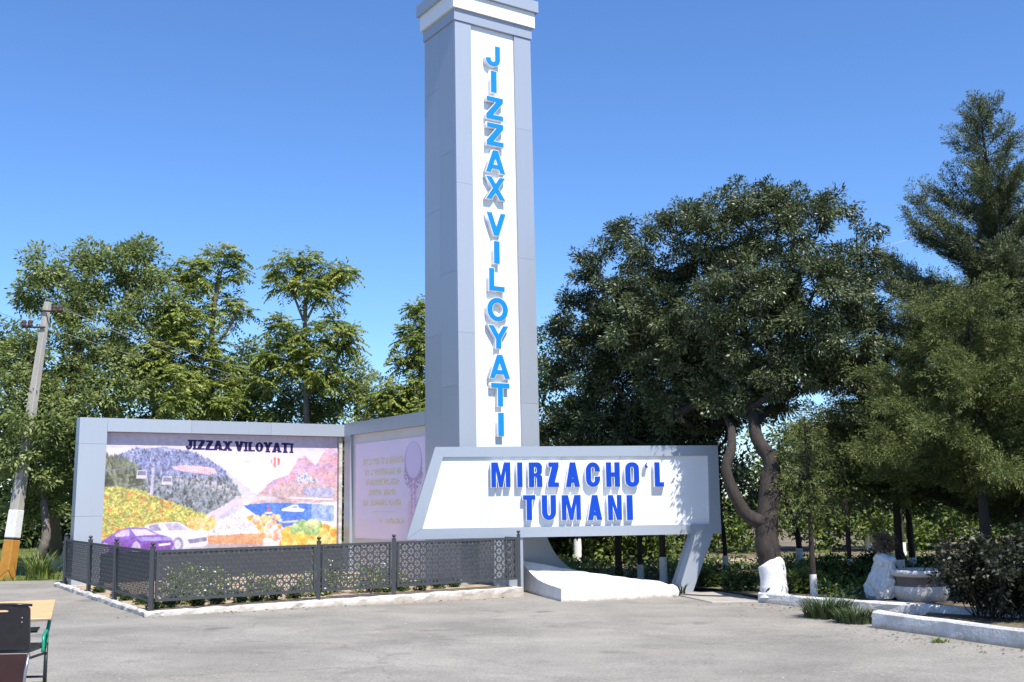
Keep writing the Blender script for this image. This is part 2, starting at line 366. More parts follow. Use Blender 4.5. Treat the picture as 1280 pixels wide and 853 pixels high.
# ---------------------------------------------------------------- the fenced bed
TH = R(33.0)
E1 = Vector((math.cos(TH), math.sin(TH), 0)); E2 = Vector((-math.sin(TH), math.cos(TH), 0))
P3 = Vector((-5.45, 16.42, 0)); P6 = Vector((.07, 20.05, 0)); P0 = Vector((-9.2, 22.35, 0))
bed_poly = [(P3.x, P3.y), (P6.x, P6.y), (-.15, 21.6), (-.9, 22.6), (-4.0, 25.5), (P0.x, P0.y)]
sheet('planting_bed', bed_poly, .085, M['sand'])
d36 = (P6-P3).normalized(); d30 = (P0-P3).normalized()
n36 = Vector((d36.y, -d36.x, 0)); n30 = Vector((-d30.y, d30.x, 0))
cor = P3 + n36*.13 + n30*.13
kerb('kerb', [tuple((P0+d30*.45+n30*.13).xy), tuple(cor.xy), tuple((P6+n36*.13+d36*.02).xy)], .16, -.15, .105, M['oldkerb'], seed=8, step=.16, jit=.009)
sheet('paving_strip', [(-2.95, 18.35), (-2.2, 18.85), (-2.55, 19.35), (-3.3, 18.85)], .092, M['brick'])

# ---------------------------------------------------------------- letters: outlines of unit height
def arc(cx, cy, rx, ry, a0, a1, n=10):
    return [(cx+rx*math.cos(R(a0+(a1-a0)*i/n)), cy+ry*math.sin(R(a0+(a1-a0)*i/n))) for i in range(n+1)]
def rrect(x0, x1, y0, y1, rx, ry, n=8):
    return (arc(x1-rx, y0+ry, rx, ry, -90, 0, n)+arc(x1-rx, y1-ry, rx, ry, 0, 90, n)+arc(x0+rx, y1-ry, rx, ry, 90, 180, n)+arc(x0+rx, y0+ry, rx, ry, 180, 270, n))
def glyph(ch, w, s, h, round_=1.0):
    """w width, s stem, h thickness of level strokes (all in letter heights)"""
    c = w/2
    if ch == 'I': return [[(0, 0), (w, 0), (w, 1), (0, 1)]]
    if ch == 'L': return [[(0, 0), (w, 0), (w, h), (s, h), (s, 1), (0, 1)]]
    if ch == 'T': return [[(c-s/2, 0), (c+s/2, 0), (c+s/2, 1-h), (w, 1-h), (w, 1), (0, 1), (0, 1-h), (c-s/2, 1-h)]]
    if ch == 'H': return [[(0, 0), (s, 0), (s, .5-h/2), (w-s, .5-h/2), (w-s, 0), (w, 0), (w, 1), (w-s, 1), (w-s, .5+h/2), (s, .5+h/2), (s, 1), (0, 1)]]
    if ch == 'Z': d = s*1.28; return [[(0, 0), (w, 0), (w, h), (d, h), (w, 1-h), (w, 1), (.03, 1), (.03, 1-h), (w-d, 1-h), (0, h)]]
    if ch == 'N': return [[(0, 0), (s*.9, 0), (s*.9, .58), (w-s*.95, 0), (w, 0), (w, 1), (w-s*.9, 1), (w-s*.9, .44), (s*.95, 1), (0, 1)]]
    if ch == 'M':
        q = s*.86; k = s*.34
        return [[(0, 0), (q, 0), (q, .66), (c-k, 0), (c+k, 0), (w-q, .66), (w-q, 0), (w, 0), (w, 1), (w-q*1.38, 1), (c, .47), (q*1.38, 1), (0, 1)]]
    if ch == 'A':
        k = c-s/2; t0 = .17 if h > .16 else .2; t1 = t0+h*.9; g = s*.98
        f = lambda y: g + k*y
        ap = min(.86, (c-g)/k - .02)
        return [[(0, 0), (g, 0), (f(t0), t0), (w-f(t0), t0), (w-g, 0), (w, 0), (c+s*.52, 1), (c-s*.52, 1)], [(f(t1), t1), (w-f(t1), t1), (c+.004, ap), (c-.004, ap)]]
    if ch == 'V': y0 = 1-(c-s)/(c-s/2); return [[(c-s*.48, 0), (c+s*.48, 0), (w, 1), (w-s, 1), (c, y0+.02), (s, 1), (0, 1)]]
    if ch == 'X': yb = (c-s)/(w-s); return [[(0, 0), (s, 0), (c, yb), (w-s, 0), (w, 0), (c+s/2, .5), (w, 1), (w-s, 1), (c, 1-yb), (s, 1), (0, 1), (c-s/2, .5)]]
    if ch == 'Y': yi = 1-(c-s)/(c-s/2)*.58; return [[(c-s/2, 0), (c+s/2, 0), (c+s/2, .42), (w, 1), (w-s, 1), (c, yi), (s, 1), (0, 1), (c-s/2, .42)]]
    if ch == 'O':
        rx = c*round_; ry = min(.5, .5*round_ if round_ == 1 else rx)
        ix = (c-s)*.98; return [rrect(0, w, 0, 1, rx-.001, ry-.001), rrect(s, w-s, h, 1-h, ix, min(.5-h, ix*1.2 if round_ < 1 else .5-h)*.98)[::-1]]
    if ch == 'U':
        rx = c*.98; ry = .34; ix = c-s
        return [[(0, 1)]+arc(rx, ry, rx, ry, 180, 270)+arc(w-rx, ry, rx, ry, 270, 360)+[(w, 1), (w-s, 1)]+arc(w-s-ix*.98, h+ry*.55, ix*.98, ry*.55, 0, -90)+arc(s+ix*.98, h+ry*.55, ix*.98, ry*.55, 270, 180)+[(s, 1)]]
    if ch == 'J':
        rx = c; ry = .33; ix = c-s
        return [[(w, 1), (w-s, 1)]+arc(c, ry, ix, ry-h, 0, -180)+[(s*1.02, .40), (0, .36)]+arc(c, ry, rx, ry, 180, 360)]
    if ch == 'C':
        rx = c*.98; ry = rx*1.15; ix = (c-s)*.98; iy = ix*1.3
        o = [(w, .62)]+arc(w-rx, 1-ry, rx, ry, 0, 90)+arc(rx, 1-ry, rx, ry, 90, 180)+arc(rx, ry, rx, ry, 180, 270)+arc(w-rx, ry, rx, ry, 270, 360)+[(w, .42), (w-s, .42)]
        o += arc(w-s-ix, h+iy, ix, iy, 0, -90)+arc(s+ix, h+iy, ix, iy, 270, 180)+arc(s+ix, 1-h-iy, ix, iy, 180, 90)+arc(w-s-ix, 1-h-iy, ix, iy, 90, 0)+[(w-s, .62)]
        return [o]
    if ch == 'R':
        r = .22
        o = [(0, 0), (s, 0), (s, .42)]+[(w*.46, .42)]+arc(w*.46, .32, w*.53-s*.99, .10, 90, 0, 5)+[(w-s, 0), (w, 0), (w, .36)]+[(w*.97, .44), (w*.86, .50), (w*.97, .57)]+arc(w-r*.9, .78, r*.9, r, 0, 90)+[(0, 1)]
        hy = .42+h*.75
        return [o, ([(s, hy)]+arc(w-s-.08, hy+.09, .08, .09, -90, 0, 4)+arc(w-s-.08, 1-h-.09, .08, .09, 0, 90, 4)+[(s, 1-h)])[::-1]]
    if ch == "'":                                          # turned comma
        return [[(.02, 0), (w, 0), (w, .09), (w*.86, .10), (w*.62, .17), (w*.95, .27), (w*.85, .29), (w*.25, .2), (0, .1)]]
    raise KeyError(ch)
def letter(ch, parent, x0, x1, z0, z1, yback, depth, s, h, face, round_=1.0, rim=.012, shear=0.0, name='letter'):
    """a channel letter: a white body standing off the panel and a coloured face; s and h in metres; local x-z plane, front is -y"""
    H = z1-z0; w = (x1-x0)/H
    if ch == "'": H = H
    G = glyph(ch, w, s/H, h/H, round_)
    lp = [[(x0+p[0]*H, z0+p[1]*H) for p in g] for g in G]
    me = fill_mesh(name, lp, depth, rim)
    me.transform(Matrix.Translation((0, yback-depth/2, 0)) @ Matrix.Rotation(math.pi/2, 4, 'X'))
    b = link(name, me, M['letterside'], parent)
    mf = fill_mesh('letter_face', lp, .006, -.001)
    mf.transform(Matrix.Translation((0, yback-depth-.0035, 0)) @ Matrix.Rotation(math.pi/2, 4, 'X'))
    link('letter_face', mf, face, b)
    return b

# ---------------------------------------------------------------- the tall stele
A0 = Vector((-1.024, 20.75, 0))
T = empty('stele', (A0.x, A0.y, 0), TH)
tag(T, 'tall grey and white clad stele with vertical blue JIZZAX VILOYATI lettering and stepped cap', 'stele')
TW, TD, TZ = 1.87, 1.42, 11.46
LEAN = .12/TZ
def ty(z): return LEAN*z                    # the front leans back a little
def twall(name, x0, x1, z0, z1, yf, th, m, parent=T):
    """upright slab along the front whose face follows the lean"""
    return hexa(name, [(x0, yf+ty(z0), z0), (x1, yf+ty(z0), z0), (x1, yf+th+ty(z0), z0), (x0, yf+th+ty(z0), z0)],
                [(x0, yf+ty(z1), z1), (x1, yf+ty(z1), z1), (x1, yf+th+ty(z1), z1), (x0, yf+th+ty(z1), z1)], m, parent)
hexa('core', [(.02, .10, -.2), (TW-.02, .10, -.2), (TW-.02, TD-.02, -.2), (.02, TD-.02, -.2)],
     [(.02, .10+ty(TZ), TZ), (TW-.02, .10+ty(TZ), TZ), (TW-.02, TD-.02, TZ), (.02, TD-.02, TZ)], M['joint'], T)
GAP = .0035
def front_strip(x0, x1, cuts):
    for a, b in zip(cuts, cuts[1:]): twall('cladding_panel', x0, x1, a+GAP/2, b-GAP/2, 0, .09, M['acp'])
front_strip(0, .385, [-.2, 2.2, 4.95, 8.0, TZ-.002]); front_strip(1.455, TW, [-.2, 1.4, 3.6, 6.6, 9.4, TZ-.002])
for a, b in ((-.2, 3.4), (3.4, 7.4), (7.4, TZ-.002)): twall('letter_panel', .388, 1.452, a+.001, b-.001, .045, .052, M['whitepanel'])
def side_panel(xa, xb, yfrac0, yfrac1, z0, z1):
    def Y(fr, z): a = .092+ty(z); return a+(TD-a)*fr
    g0 = GAP/2 if yfrac0 > 0 else 0; g1 = GAP/2 if yfrac1 < 1 else 0
    q = lambda z: [(xa, Y(yfrac0, z)+g0, z), (xb, Y(yfrac0, z)+g0, z), (xb, Y(yfrac1, z)-g1, z), (xa, Y(yfrac1, z)-g1, z)]
    hexa('cladding_panel', q(z0+GAP/2), q(z1-GAP/2), M['acp'], T)
for cuts, f0, f1 in (([-.2, 1.2, 3.9, 6.2, 8.7, TZ-.002], 0, .47), ([-.2, 2.3, 5.0, 7.6, 10.2, TZ-.002], .47, 1)):
    for a, b in zip(cuts, cuts[1:]):
        side_panel(0, .019, f0, f1, a, b); side_panel(TW-.019, TW, f0, f1, a, b)
for a, b in zip([-.2, 2.6, 5.6, 8.6], [2.6, 5.6, 8.6, TZ-.002]): box('cladding_panel', .005, TW-.005, TD-.019, TD+.001, a+GAP/2, b-GAP/2, M['acp'], T)
for nm, z0, z1, o, m in (('cap_course', TZ, TZ+.245, .025, 'acp'), ('cap_band', TZ+.247, TZ+.585, .075, 'whitepanel'), ('cap_course', TZ+.587, TZ+.84, .135, 'acp')):
    f = ty(TZ)
    box(nm, -o, TW+o, f-o, TD+o, z0, z1, M[m], T)
# flared foot under the sign board on the right
fl = [(1.0, -.2), (3.05, -.2), (3.0, .18)] + arc(3.0, 1.5, 1.12, 1.32, 270, 180, 12)[1:] + [(1.86, 1.9), (1.0, 1.9)]
prism_xz('flared_foot', [fl], -.006+.0, .5, M['acp'], T)
TL = [('J', .70, 1.05, 10.62, 11.07), ('I', .815, .955, 10.05, 10.51), ('Z', .69, 1.10, 9.46, 9.94), ('Z', .69, 1.10, 8.89, 9.37), ('A', .665, 1.125, 8.32, 8.79), ('X', .66, 1.115, 7.75, 8.22), ('V', .66, 1.115, 6.99, 7.46), ('I', .82, .955, 6.41, 6.87), ('L', .695, 1.06, 5.84, 6.30), ('O', .64, 1.13, 5.22, 5.70), ('Y', .66, 1.13, 4.67, 5.13), ('A', .675, 1.15, 4.07, 4.54), ('T', .70, 1.13, 3.51, 3.97), ('I', .85, .985, 2.92, 3.38)]
for ch, a, b, z0, z1 in TL:
    L_ = letter(ch, T, a, b, z0, z1, .045+ty((z0+z1)/2)-.004, .10, .122 if ch not in 'ZX' else .13, .095, M['bluelight'])

# ---------------------------------------------------------------- the MIRZACHO'L TUMANI board
SG = empty('sign_board', (.06, 20.45, 0), R(9.0))
tag(SG, "slanted white sign board in a grey frame reading MIRZACHO'L TUMANI, on one raked leg", 'sign')
TLo, TRo, BRo, BLo = (-1.548, 2.672), (3.99, 2.672), (3.99, .97), (-2.086, .97)
TLi, TRi, BRi, BLi = (-1.40, 2.482), (3.785, 2.472), (3.765, 1.155), (-1.79, 1.163)
SD = .24
def quad_prism(name, q, y0, y1, m, parent):
    return hexa(name, [(x, y0, z) for x, z in q], [(x, y1, z) for x, z in q], m, parent)
g = .002
quad_prism('frame_panel', [TLo, TRo, TRi, TLi], 0, SD, M['acp'], SG)
quad_prism('frame_panel', [(TRo[0], TRo[1]-g), BRo, BRi, (TRi[0], TRi[1]-g)], 0, SD, M['acp'], SG)
quad_prism('frame_panel', [(BLi[0]+g, BLi[1]), (BRi[0]-g, BRi[1]), (BRo[0]-g, BRo[1]), (BLo[0]+g, BLo[1])], 0, SD, M['acp'], SG)
quad_prism('frame_panel', [(TLo[0], TLo[1]-g), (TLi[0], TLi[1]-g), (BLi[0], BLi[1]+g), (BLo[0], BLo[1]+g)], 0, SD, M['acp'], SG)
xs_ = [0, .22, .44, .66, .83, 1.0]
def lerp2(a, b, t): return (a[0]+(b[0]-a[0])*t, a[1]+(b[1]-a[1])*t)
for a, b in zip(xs_, xs_[1:]):
    quad_prism('face_panel', [lerp2(TLi, TRi, a+(.0004 if a else 0)), lerp2(TLi, TRi, b-(.0004 if b < 1 else 0)), lerp2(BLi, BRi, b-(.0004 if b < 1 else 0)), lerp2(BLi, BRi, a+(.0004 if a else 0))], .045, .07, M['whitepanel'], SG)
quad_prism('back_panel', [lerp2(TLi, TRi, 0), TRi, BRi, BLi], .1, SD-.02, M['acp_dark'], SG)
hexa('raked_leg', [(2.935, .004, -.2), (3.34, .004, -.2), (3.34, .225, -.2), (2.935, .225, -.2)], [(3.39, .004, .968), (3.83, .004, .968), (3.83, .225, .968), (3.39, .225, .968)], M['acp'], SG)
hexa('hidden_support', [(-.45, .03, -.2), (.1, .03, -.2), (.1, .21, -.2), (-.45, .21, -.2)], [(-.45, .03, .968), (.1, .03, .968), (.1, .21, .968), (-.45, .21, .968)], M['acp'], SG).name = 'support'
ROW1 = [('M', -.498, -.133), ('I', -.004, .097), ('R', .218, .477), ('Z', .584, .796), ('A', .927, 1.204), ('C', 1.321, 1.60), ('H', 1.717, 1.989), ('O', 2.096, 2.369), ('L', 2.676, 2.861)]
ROW2 = [('T', .099, .337), ('U', .458, .732), ('M', .841, 1.21), ('A', 1.341, 1.622), ('N', 1.739, 2.009), ('I', 2.106, 2.225)]
for ch, a, b in ROW1:
    dz = -.0095*(a-.2)*1.0
    letter(ch, SG, a, b, 1.905+dz*.9, 2.368+dz*.7, .041, .095, .105, .085, M['bluedeep'], .9, rim=.011)
letter("'", SG, 2.482, 2.545, 2.245, 2.62, .041, .095, .05, .05, M['bluedeep'], rim=.006)
for ch, a, b in ROW2:
    dz = -.0145*(a-.2)
    letter(ch, SG, a, b, 1.288+dz, 1.753+dz*.8, .041, .095, .105, .085, M['bluedeep'], .9, rim=.011)

# ---------------------------------------------------------------- painted plinth
pl = empty('plinth', (1.4, 19.9, 0))
tag(pl, 'low whitewashed concrete ramp plinth in front of the stele foot, below the sign board', 'plinth')
def loc(o): return (o[0]-1.4, o[1]-19.9, o[2])
bm = bmesh.new()
# rows from front edge to the ridge
NX, NY = 26, 9
fA, fB, bA, bB = Vector((.80, 19.0)), Vector((2.86, 19.86)), Vector((.12, 21.35)), Vector((2.95, 20.75))
rg = np.random.default_rng(4)
grid = {}
for j in range(NY+1):
    for i in range(NX+1):
        u, v = i/NX, j/NY
        p = fA.lerp(fB, u).lerp(bA.lerp(bB, u), v)
        zf = .135 - .06*u; zb = .50 - .42*smooth01(u*.98) + .02
        zb = .50*(1-u)**1.3 + .10*u
        z = zf + .04*v + (zb-zf-.04)*v**3.2
        z += rg.standard_normal()*.003
        if u > .93: z -= (u-.93)*1.1
        grid[i, j] = bm.verts.new(loc((p.x+rg.standard_normal()*.006, p.y+rg.standard_normal()*.006, z)))
for j in range(NY):
    for i in range(NX): bm.faces.new((grid[i, j], grid[i+1, j], grid[i+1, j+1], grid[i, j+1]))
rim = [grid[i, 0] for i in range(NX+1)] + [grid[NX, j] for j in range(1, NY+1)] + [grid[i, NY] for i in range(NX-1, -1, -1)] + [grid[0, j] for j in range(NY-1, 0, -1)]
low = []
for v in rim:
    c = Vector((v.co.x, v.co.y)); o_ = c + c.normalized()*(.02+abs(rg.standard_normal())*.014)
    low.append(bm.verts.new((o_.x, o_.y, -.22)))
n = len(rim)
for i in range(n): bm.faces.new((rim[i], low[i], low[(i+1) % n], rim[(i+1) % n]))
bmesh_obj('ramp', bm, M['plinthpaint'], pl)
# the broken end block at the right
bm = bmesh.new(); bmesh.ops.create_icosphere(bm, subdivisions=3, radius=1)
for v in bm.verts:
    v.co = Vector((v.co.x*.13, v.co.y*.24, max(-.2, v.co.z*.16)))*(1+rg.standard_normal()*.03) + Vector((2.86-1.4, 20.08-19.9, -.06))
bmesh_obj('broken_end', bm, M['plinthpaint'], pl)

# ---------------------------------------------------------------- printed banners (flat print as vertex colours)
class Canvas:
    def __init__(s, w, h, nx, ny, seed=0):
        s.nx, s.ny = nx, ny; s.asp = w/h; s.gain = .86
        s.u, s.v = np.meshgrid((np.arange(nx)+.5)/nx, (np.arange(ny)+.5)/ny)     # v runs down
        s.c = np.ones((ny, nx, 3)); s.rg = np.random.default_rng(seed)
    def noise(s, sx, sy, octv=4):
        out = np.zeros((s.ny, s.nx)); amp = 1; tot = 0
        for k in range(octv):
            gx, gy = int(sx*2**k)+2, int(sy*2**k)+2
            g = s.rg.random((gy+1, gx+1)); x = s.u*(gx-1); y = s.v*(gy-1)
            i = x.astype(int); j = y.astype(int); fx = x-i; fy = y-j; fx = fx*fx*(3-2*fx); fy = fy*fy*(3-2*fy)
            out += amp*((g[j, i]*(1-fx)+g[j, i+1]*fx)*(1-fy)+(g[j+1, i]*(1-fx)+g[j+1, i+1]*fx)*fy); tot += amp; amp *= .6
        return out/tot
    def poly(s, pts, wob=0.0):
        u, v = s.u, s.v
        if wob:
            u = u+(s.noise(30, 15, 3)-.5)*wob; v = v+(s.noise(30, 15, 3)-.5)*wob*s.asp
        ins = np.zeros(u.shape, bool); n = len(pts)
        for i in range(n):
            x0, y0 = pts[i]; x1, y1 = pts[(i+1) % n]
            if y0 == y1: continue
            t = ((y0 > v) != (y1 > v)) & (u < (x1-x0)*(v-y0)/(y1-y0)+x0); ins ^= t
        return ins
    def ell(s, x, y, rx, ry): return ((s.u-x)/rx)**2+((s.v-y)/ry)**2 < 1
    def paint(s, mask, col, a=1.0, nz=None, col2=None):
        col = np.array(col, float)
        c = col if nz is None else col*(1-nz[..., None])+np.array(col2)*nz[..., None]
        al = (mask*a)[..., None] if mask.dtype != bool or True else 0
        s.c = s.c*(1-al)+c*al
    def mesh(s, name, x0, x1, z0, z1, y):
        nx, ny = s.nx, s.ny; X = np.linspace(x0, x1, nx+1); Z = np.linspace(z1, z0, ny+1)
        gx, gz_ = np.meshgrid(X, Z); V = np.stack([gx, np.full(gx.shape, y), gz_], -1).reshape(-1, 3)
        i = np.arange(ny)[:, None]*(nx+1)+np.arange(nx)[None]
        F = np.stack([i+nx+1, i+nx+2, i+1, i], -1).reshape(-1, 4)
        me = np_mesh(name, V, F)
        a = me.attributes.new('ink', 'FLOAT_COLOR', 'CORNER')
        c = np.concatenate([np.clip(s.c, 0, 1)**2.2*s.gain, np.ones((ny, nx, 1))], -1).reshape(-1, 1, 4).repeat(4, 1)
        a.data.foreach_set('color', c.astype(np.float32).ravel())
        return me
def norm(L): return [((x-85)/1135, (y-85)/555) for x, y in L]
def scenic():
    K = Canvas(5.25, 2.5, 640, 320, 7)
    n1 = K.noise(40, 20, 4); n2 = K.noise(90, 45, 3); n3 = K.noise(8, 5, 4); n4 = K.noise(200, 110, 2)
    K.paint(np.ones_like(K.u, bool), (.93, .88, .95), 1, np.clip(K.v*1.6, 0, 1), (.985, .93, .93))
    K.paint(K.v < .13, (.84, .80, .90), .5)
    N = norm
    hill = K.poly(N([(85, 215), (130, 190), (210, 162), (340, 150), (460, 165), (560, 210), (640, 262), (690, 330), (730, 400), (560, 480), (85, 400)]), .012)
    K.paint(K.poly(N([(600, 230), (700, 300), (800, 380), (820, 400), (600, 420)]), .02), (.84, .82, .93), .8)
    K.paint(hill, (.52, .55, .74), 1, np.clip(n1*1.9-.5, 0, 1), (.74, .75, .84))
    K.paint(hill & (K.v > .36), (.55, .57, .55), .75, np.clip(n2*2-.5, 0, 1), (.72, .73, .72))
    K.paint(hill & (n4 > .62), (.42, .44, .58), .6)
    K.paint(K.poly(N([(380, 285), (520, 290), (650, 330), (700, 380), (640, 400), (560, 340), (400, 310)]), .02), (.86, .80, .84), .6)
    K.paint(K.poly(N([(85, 190), (110, 200), (125, 175), (150, 210), (180, 200), (210, 240), (250, 250), (260, 330), (330, 400), (85, 360)]), .02), (.50, .50, .44), .9, np.clip(n2*2.2-.6, 0, 1), (.70, .69, .60))
    def firs(n, region, col, h0, h1):
        jj, ii = np.nonzero(region)
        for q in K.rg.integers(0, len(jj), n):
            cy, cx = jj[q], ii[q]; h = int(h0+K.rg.random()*(h1-h0)); wv = .6+.8*K.rg.random()
            for r_ in range(h):
                y = cy-h+r_; w_ = int(1+r_*.33)
                if 0 <= y < K.ny:
                    x0, x1 = max(0, cx-w_), min(K.nx, cx+w_+1); seg = K.c[y, x0:x1]; a_ = .75; sh = np.linspace(.82, 1.12, x1-x0)[:, None] if x1-x0 > 1 else 1.0
                    K.c[y, x0:x1] = seg*(1-a_)+np.clip(np.array(col)*wv*sh, 0, 1)*a_
    firs(900, hill & (K.v > .14) & (K.v < .42), (.50, .53, .70), 4, 9); firs(700, hill & (K.v > .38), (.47, .50, .50), 5, 12)
    firs(160, K.poly(N([(85, 220), (150, 225), (240, 260), (250, 340), (85, 340)])), (.44, .46, .38), 14, 34)
    hot = K.poly(N([(385, 250), (420, 235), (520, 240), (590, 250), (600, 275), (560, 282), (450, 268)]))
    K.paint(hot, (.95, .82, .84)); K.paint(hot & (np.sin(K.u*1135/1.6) > .35) & (np.sin(K.v*555/1.3) > 0), (.80, .60, .68))
    # road and valley
    K.paint(K.poly(N([(690, 395), (730, 400), (735, 440), (640, 500), (560, 520), (560, 470), (640, 430)]), .01), (.90, .82, .88), 1)
    K.paint(K.poly(N([(700, 425), (712, 425), (690, 500), (600, 500)]), .004), (.80, .78, .88), .9)
    # autumn grove
    gro = K.poly(N([(75, 335), (150, 330), (250, 355), (330, 385), (430, 420), (500, 452), (560, 470), (520, 520), (480, 540), (85, 600), (70, 560)]), .02)
    K.paint(gro, (.86, .80, .36), 1, np.clip(n2*2.4-.7, 0, 1), (.60, .62, .34))
    K.paint(gro & (n4 > .58), (.95, .90, .52), .8); K.paint(gro & (n4 < .36), (.50, .52, .36), .6)
    for i in range(70):
        x = K.rg.random()*.30; y = .5+K.rg.random()*.42
        K.paint(K.ell(x, y, .009, .012) & gro, (.90, .48+.2*K.rg.random(), .32), .7)
    # gondola lift
    K.paint(K.poly(N([(296, 235), (310, 235), (304, 378), (290, 378)])), (.80, .76, .86))
    K.paint(K.poly(N([(262, 238), (345, 246), (345, 254), (262, 246)])), (.70, .68, .78))
    K.paint(K.poly(N([(90, 262), (300, 240), (300, 243), (90, 266)])), (.55, .55, .66)); K.paint(K.poly(N([(300, 240), (420, 270), (420, 273), (300, 243)])), (.55, .55, .66))
    for x, y in ((252, 282), (368, 312)):
        K.paint(K.poly(N([(x-22, y-22), (x+20, y-22), (x+24, y+18), (x-26, y+18)])), (.88, .84, .90)); K.paint(K.poly(N([(x-18, y-18), (x+17, y-18), (x+19, y+2), (x-21, y+2)])), (.55, .54, .64))
    # pink mountains, town, shore
    K.paint(K.poly(N([(790, 390), (880, 310), (960, 280), (1010, 200), (1045, 185), (1100, 232), (1160, 150), (1190, 140), (1225, 175), (1225, 420), (800, 420)]), .012), (.95, .70, .70), 1, np.clip(n1*2.2-.65, 0, 1), (.80, .68, .85))
    K.paint(K.poly(N([(820, 375), (900, 340), (1000, 320), (1225, 330), (1225, 420), (760, 425)]), .02), (.90, .76, .74), .9, np.clip(n2*2.2-.6, 0, 1), (.74, .66, .68))
    town = K.poly(N([(985, 320), (1010, 290), (1018, 225), (1022, 290), (1045, 260), (1070, 285), (1110, 300), (1120, 322)]))
    K.paint(town, (.90, .90, .95), .9); K.paint(town & (n4 > .55), (.55, .58, .70), .9)
    K.paint(K.poly(N([(1030, 350), (1120, 345), (1200, 352), (1200, 392), (1060, 392)]), .008), (.62, .64, .84), .9, np.clip(n2*2-.5, 0, 1), (.80, .80, .92))
    K.paint(K.poly(N([(970, 392), (1200, 404), (1200, 412), (960, 400)])), (.98, .93, .92))
    K.paint(K.poly(N([(690, 385), (900, 388), (900, 408), (700, 410)]), .01), (.80, .77, .78), .8, np.clip(n4*2-.5, 0, 1), (.95, .92, .92))
    lake = K.poly(N([(735, 432), (850, 420), (1000, 424), (1140, 432), (1205, 440), (1205, 520), (1090, 515), (1010, 528), (940, 545), (870, 512), (780, 470)]), .006)
    K.paint(lake, (.30, .47, .88), 1, np.clip(n3*1.6-.4, 0, 1), (.42, .58, .92))
    K.paint(lake & (K.u > .88), (.85, .88, .96), .75, np.clip(n2*2-.5, 0, 1), (.60, .70, .93))
    K.paint(K.poly(N([(925, 455), (985, 432), (1010, 432), (1018, 448), (1050, 455), (1040, 468), (990, 468), (930, 462)])), (.97, .95, .98)); K.paint(K.poly(N([(985, 440), (1008, 438), (1010, 448), (980, 450)])), (.60, .62, .75))
    K.paint(K.poly(N([(852, 468), (858, 430), (872, 466)])), (.85, .45, .50)); K.paint(K.poly(N([(838, 468), (884, 466), (878, 476), (845, 476)])), (.95, .93, .97))
    K.paint(K.poly(N([(920, 515), (1020, 508), (1010, 520), (940, 522)])), (.92, .86, .80))
    # balloon
    bal = K.ell((893-85)/1135, (215-85)/555, 24/1135, 22/555) | K.poly(N([(876, 228), (910, 228), (897, 246), (889, 246)]))
    K.paint(bal, (.93, .50, .48)); K.paint(bal & (np.sin((K.u-(893-85)/1135)*1135/3.2) > .25), (.99, .90, .90))
    K.paint(K.poly(N([(730, 212), (750, 216), (770, 212), (750, 219)])), (.85, .70, .75))
    # cotton heap in a basket, flowers, melons
    def blobs(n, reg, cols, r0, r1, a=1.0):
        for _ in range(n):
            x = reg[0]+K.rg.random()*(reg[1]-reg[0]); y = reg[2]+K.rg.random()*(reg[3]-reg[2]); r = r0+K.rg.random()*(r1-r0)
            c = np.array(cols[K.rg.integers(len(cols))]); X, Y = (x-85)/1135, (y-85)/555
            K.paint(K.ell(X, Y, r/1135, r/555), c, a); K.paint(K.ell(X-r*.25/1135, Y-r*.3/555, r*.5/1135, r*.5/555), np.minimum(1, c*1.12+.03), a*.7)
    fl1 = [(.97, .76, .46), (.94, .66, .36), (.98, .84, .60)]
    blobs(60, (470, 600, 490, 545), fl1, 7, 13); blobs(90, (745, 925, 485, 600), fl1+[(.95, .72, .62), (.98, .85, .78)], 8, 15)
    heap = K.poly(N([(545, 590), (600, 525), (680, 470), (740, 485), (800, 540), (850, 590)]), .015)
    K.paint(heap, (.99, .95, .97)); K.paint(heap & (n4 > .66), (.70, .58, .66), .8)
    K.paint(K.poly(N([(562, 575), (850, 570), (840, 632), (575, 636)]), .004), (.88, .58, .40), 1, np.clip(np.abs(np.sin(K.u*420))*.8, 0, 1), (.95, .70, .52))
    blobs(26, (850, 960, 560, 630), [(.96, .80, .74), (.97, .88, .84), (.90, .62, .52)], 12, 20)
    blobs(60, (945, 1215, 555, 640), [(.97, .74, .32), (.95, .62, .26), (.98, .86, .52), (.97, .80, .42)], 17, 28)
    blobs(26, (985, 1130, 525, 570), [(.62, .74, .46), (.72, .80, .52), (.84, .88, .62)], 14, 24)
    # cars
    K.paint(K.poly(N([(85, 620), (560, 610), (840, 625), (840, 645), (85, 645)])), (.74, .70, .74), .8)
    suv = K.poly(N([(272, 520), (320, 508), (430, 506), (480, 540), (555, 560), (566, 590), (560, 625), (400, 635), (330, 600), (280, 560)]), .002)
    K.paint(suv, (.92, .89, .96)); K.paint(K.poly(N([(290, 520), (330, 512), (350, 545), (300, 545)])), (.66, .63, .74)); K.paint(K.poly(N([(360, 512), (425, 512), (470, 545), (385, 545)])), (.78, .74, .84))
    K.paint(K.poly(N([(470, 590), (560, 580), (562, 600), (480, 610)])), (.60, .58, .68)); K.paint(K.ell((425-85)/1135, (612-85)/555, 26/1135, 34/555), (.60, .57, .66)); K.paint(K.ell((425-85)/1135, (612-85)/555, 15/1135, 22/555), (.82, .80, .88))
    sed = K.poly(N([(78, 590), (110, 570), (160, 538), (200, 527), (280, 530), (330, 558), (395, 580), (408, 610), (400, 635), (85, 645)]), .002)
    K.paint(sed, (.56, .45, .82), 1, np.clip((K.v-.83)*9, 0, 1), (.52, .32, .66))
    K.paint(K.poly(N([(140, 560), (170, 540), (205, 534), (205, 565), (150, 568)])), (.84, .76, .92)); K.paint(K.poly(N([(212, 534), (278, 536), (330, 562), (235, 566)])), (.92, .84, .94))
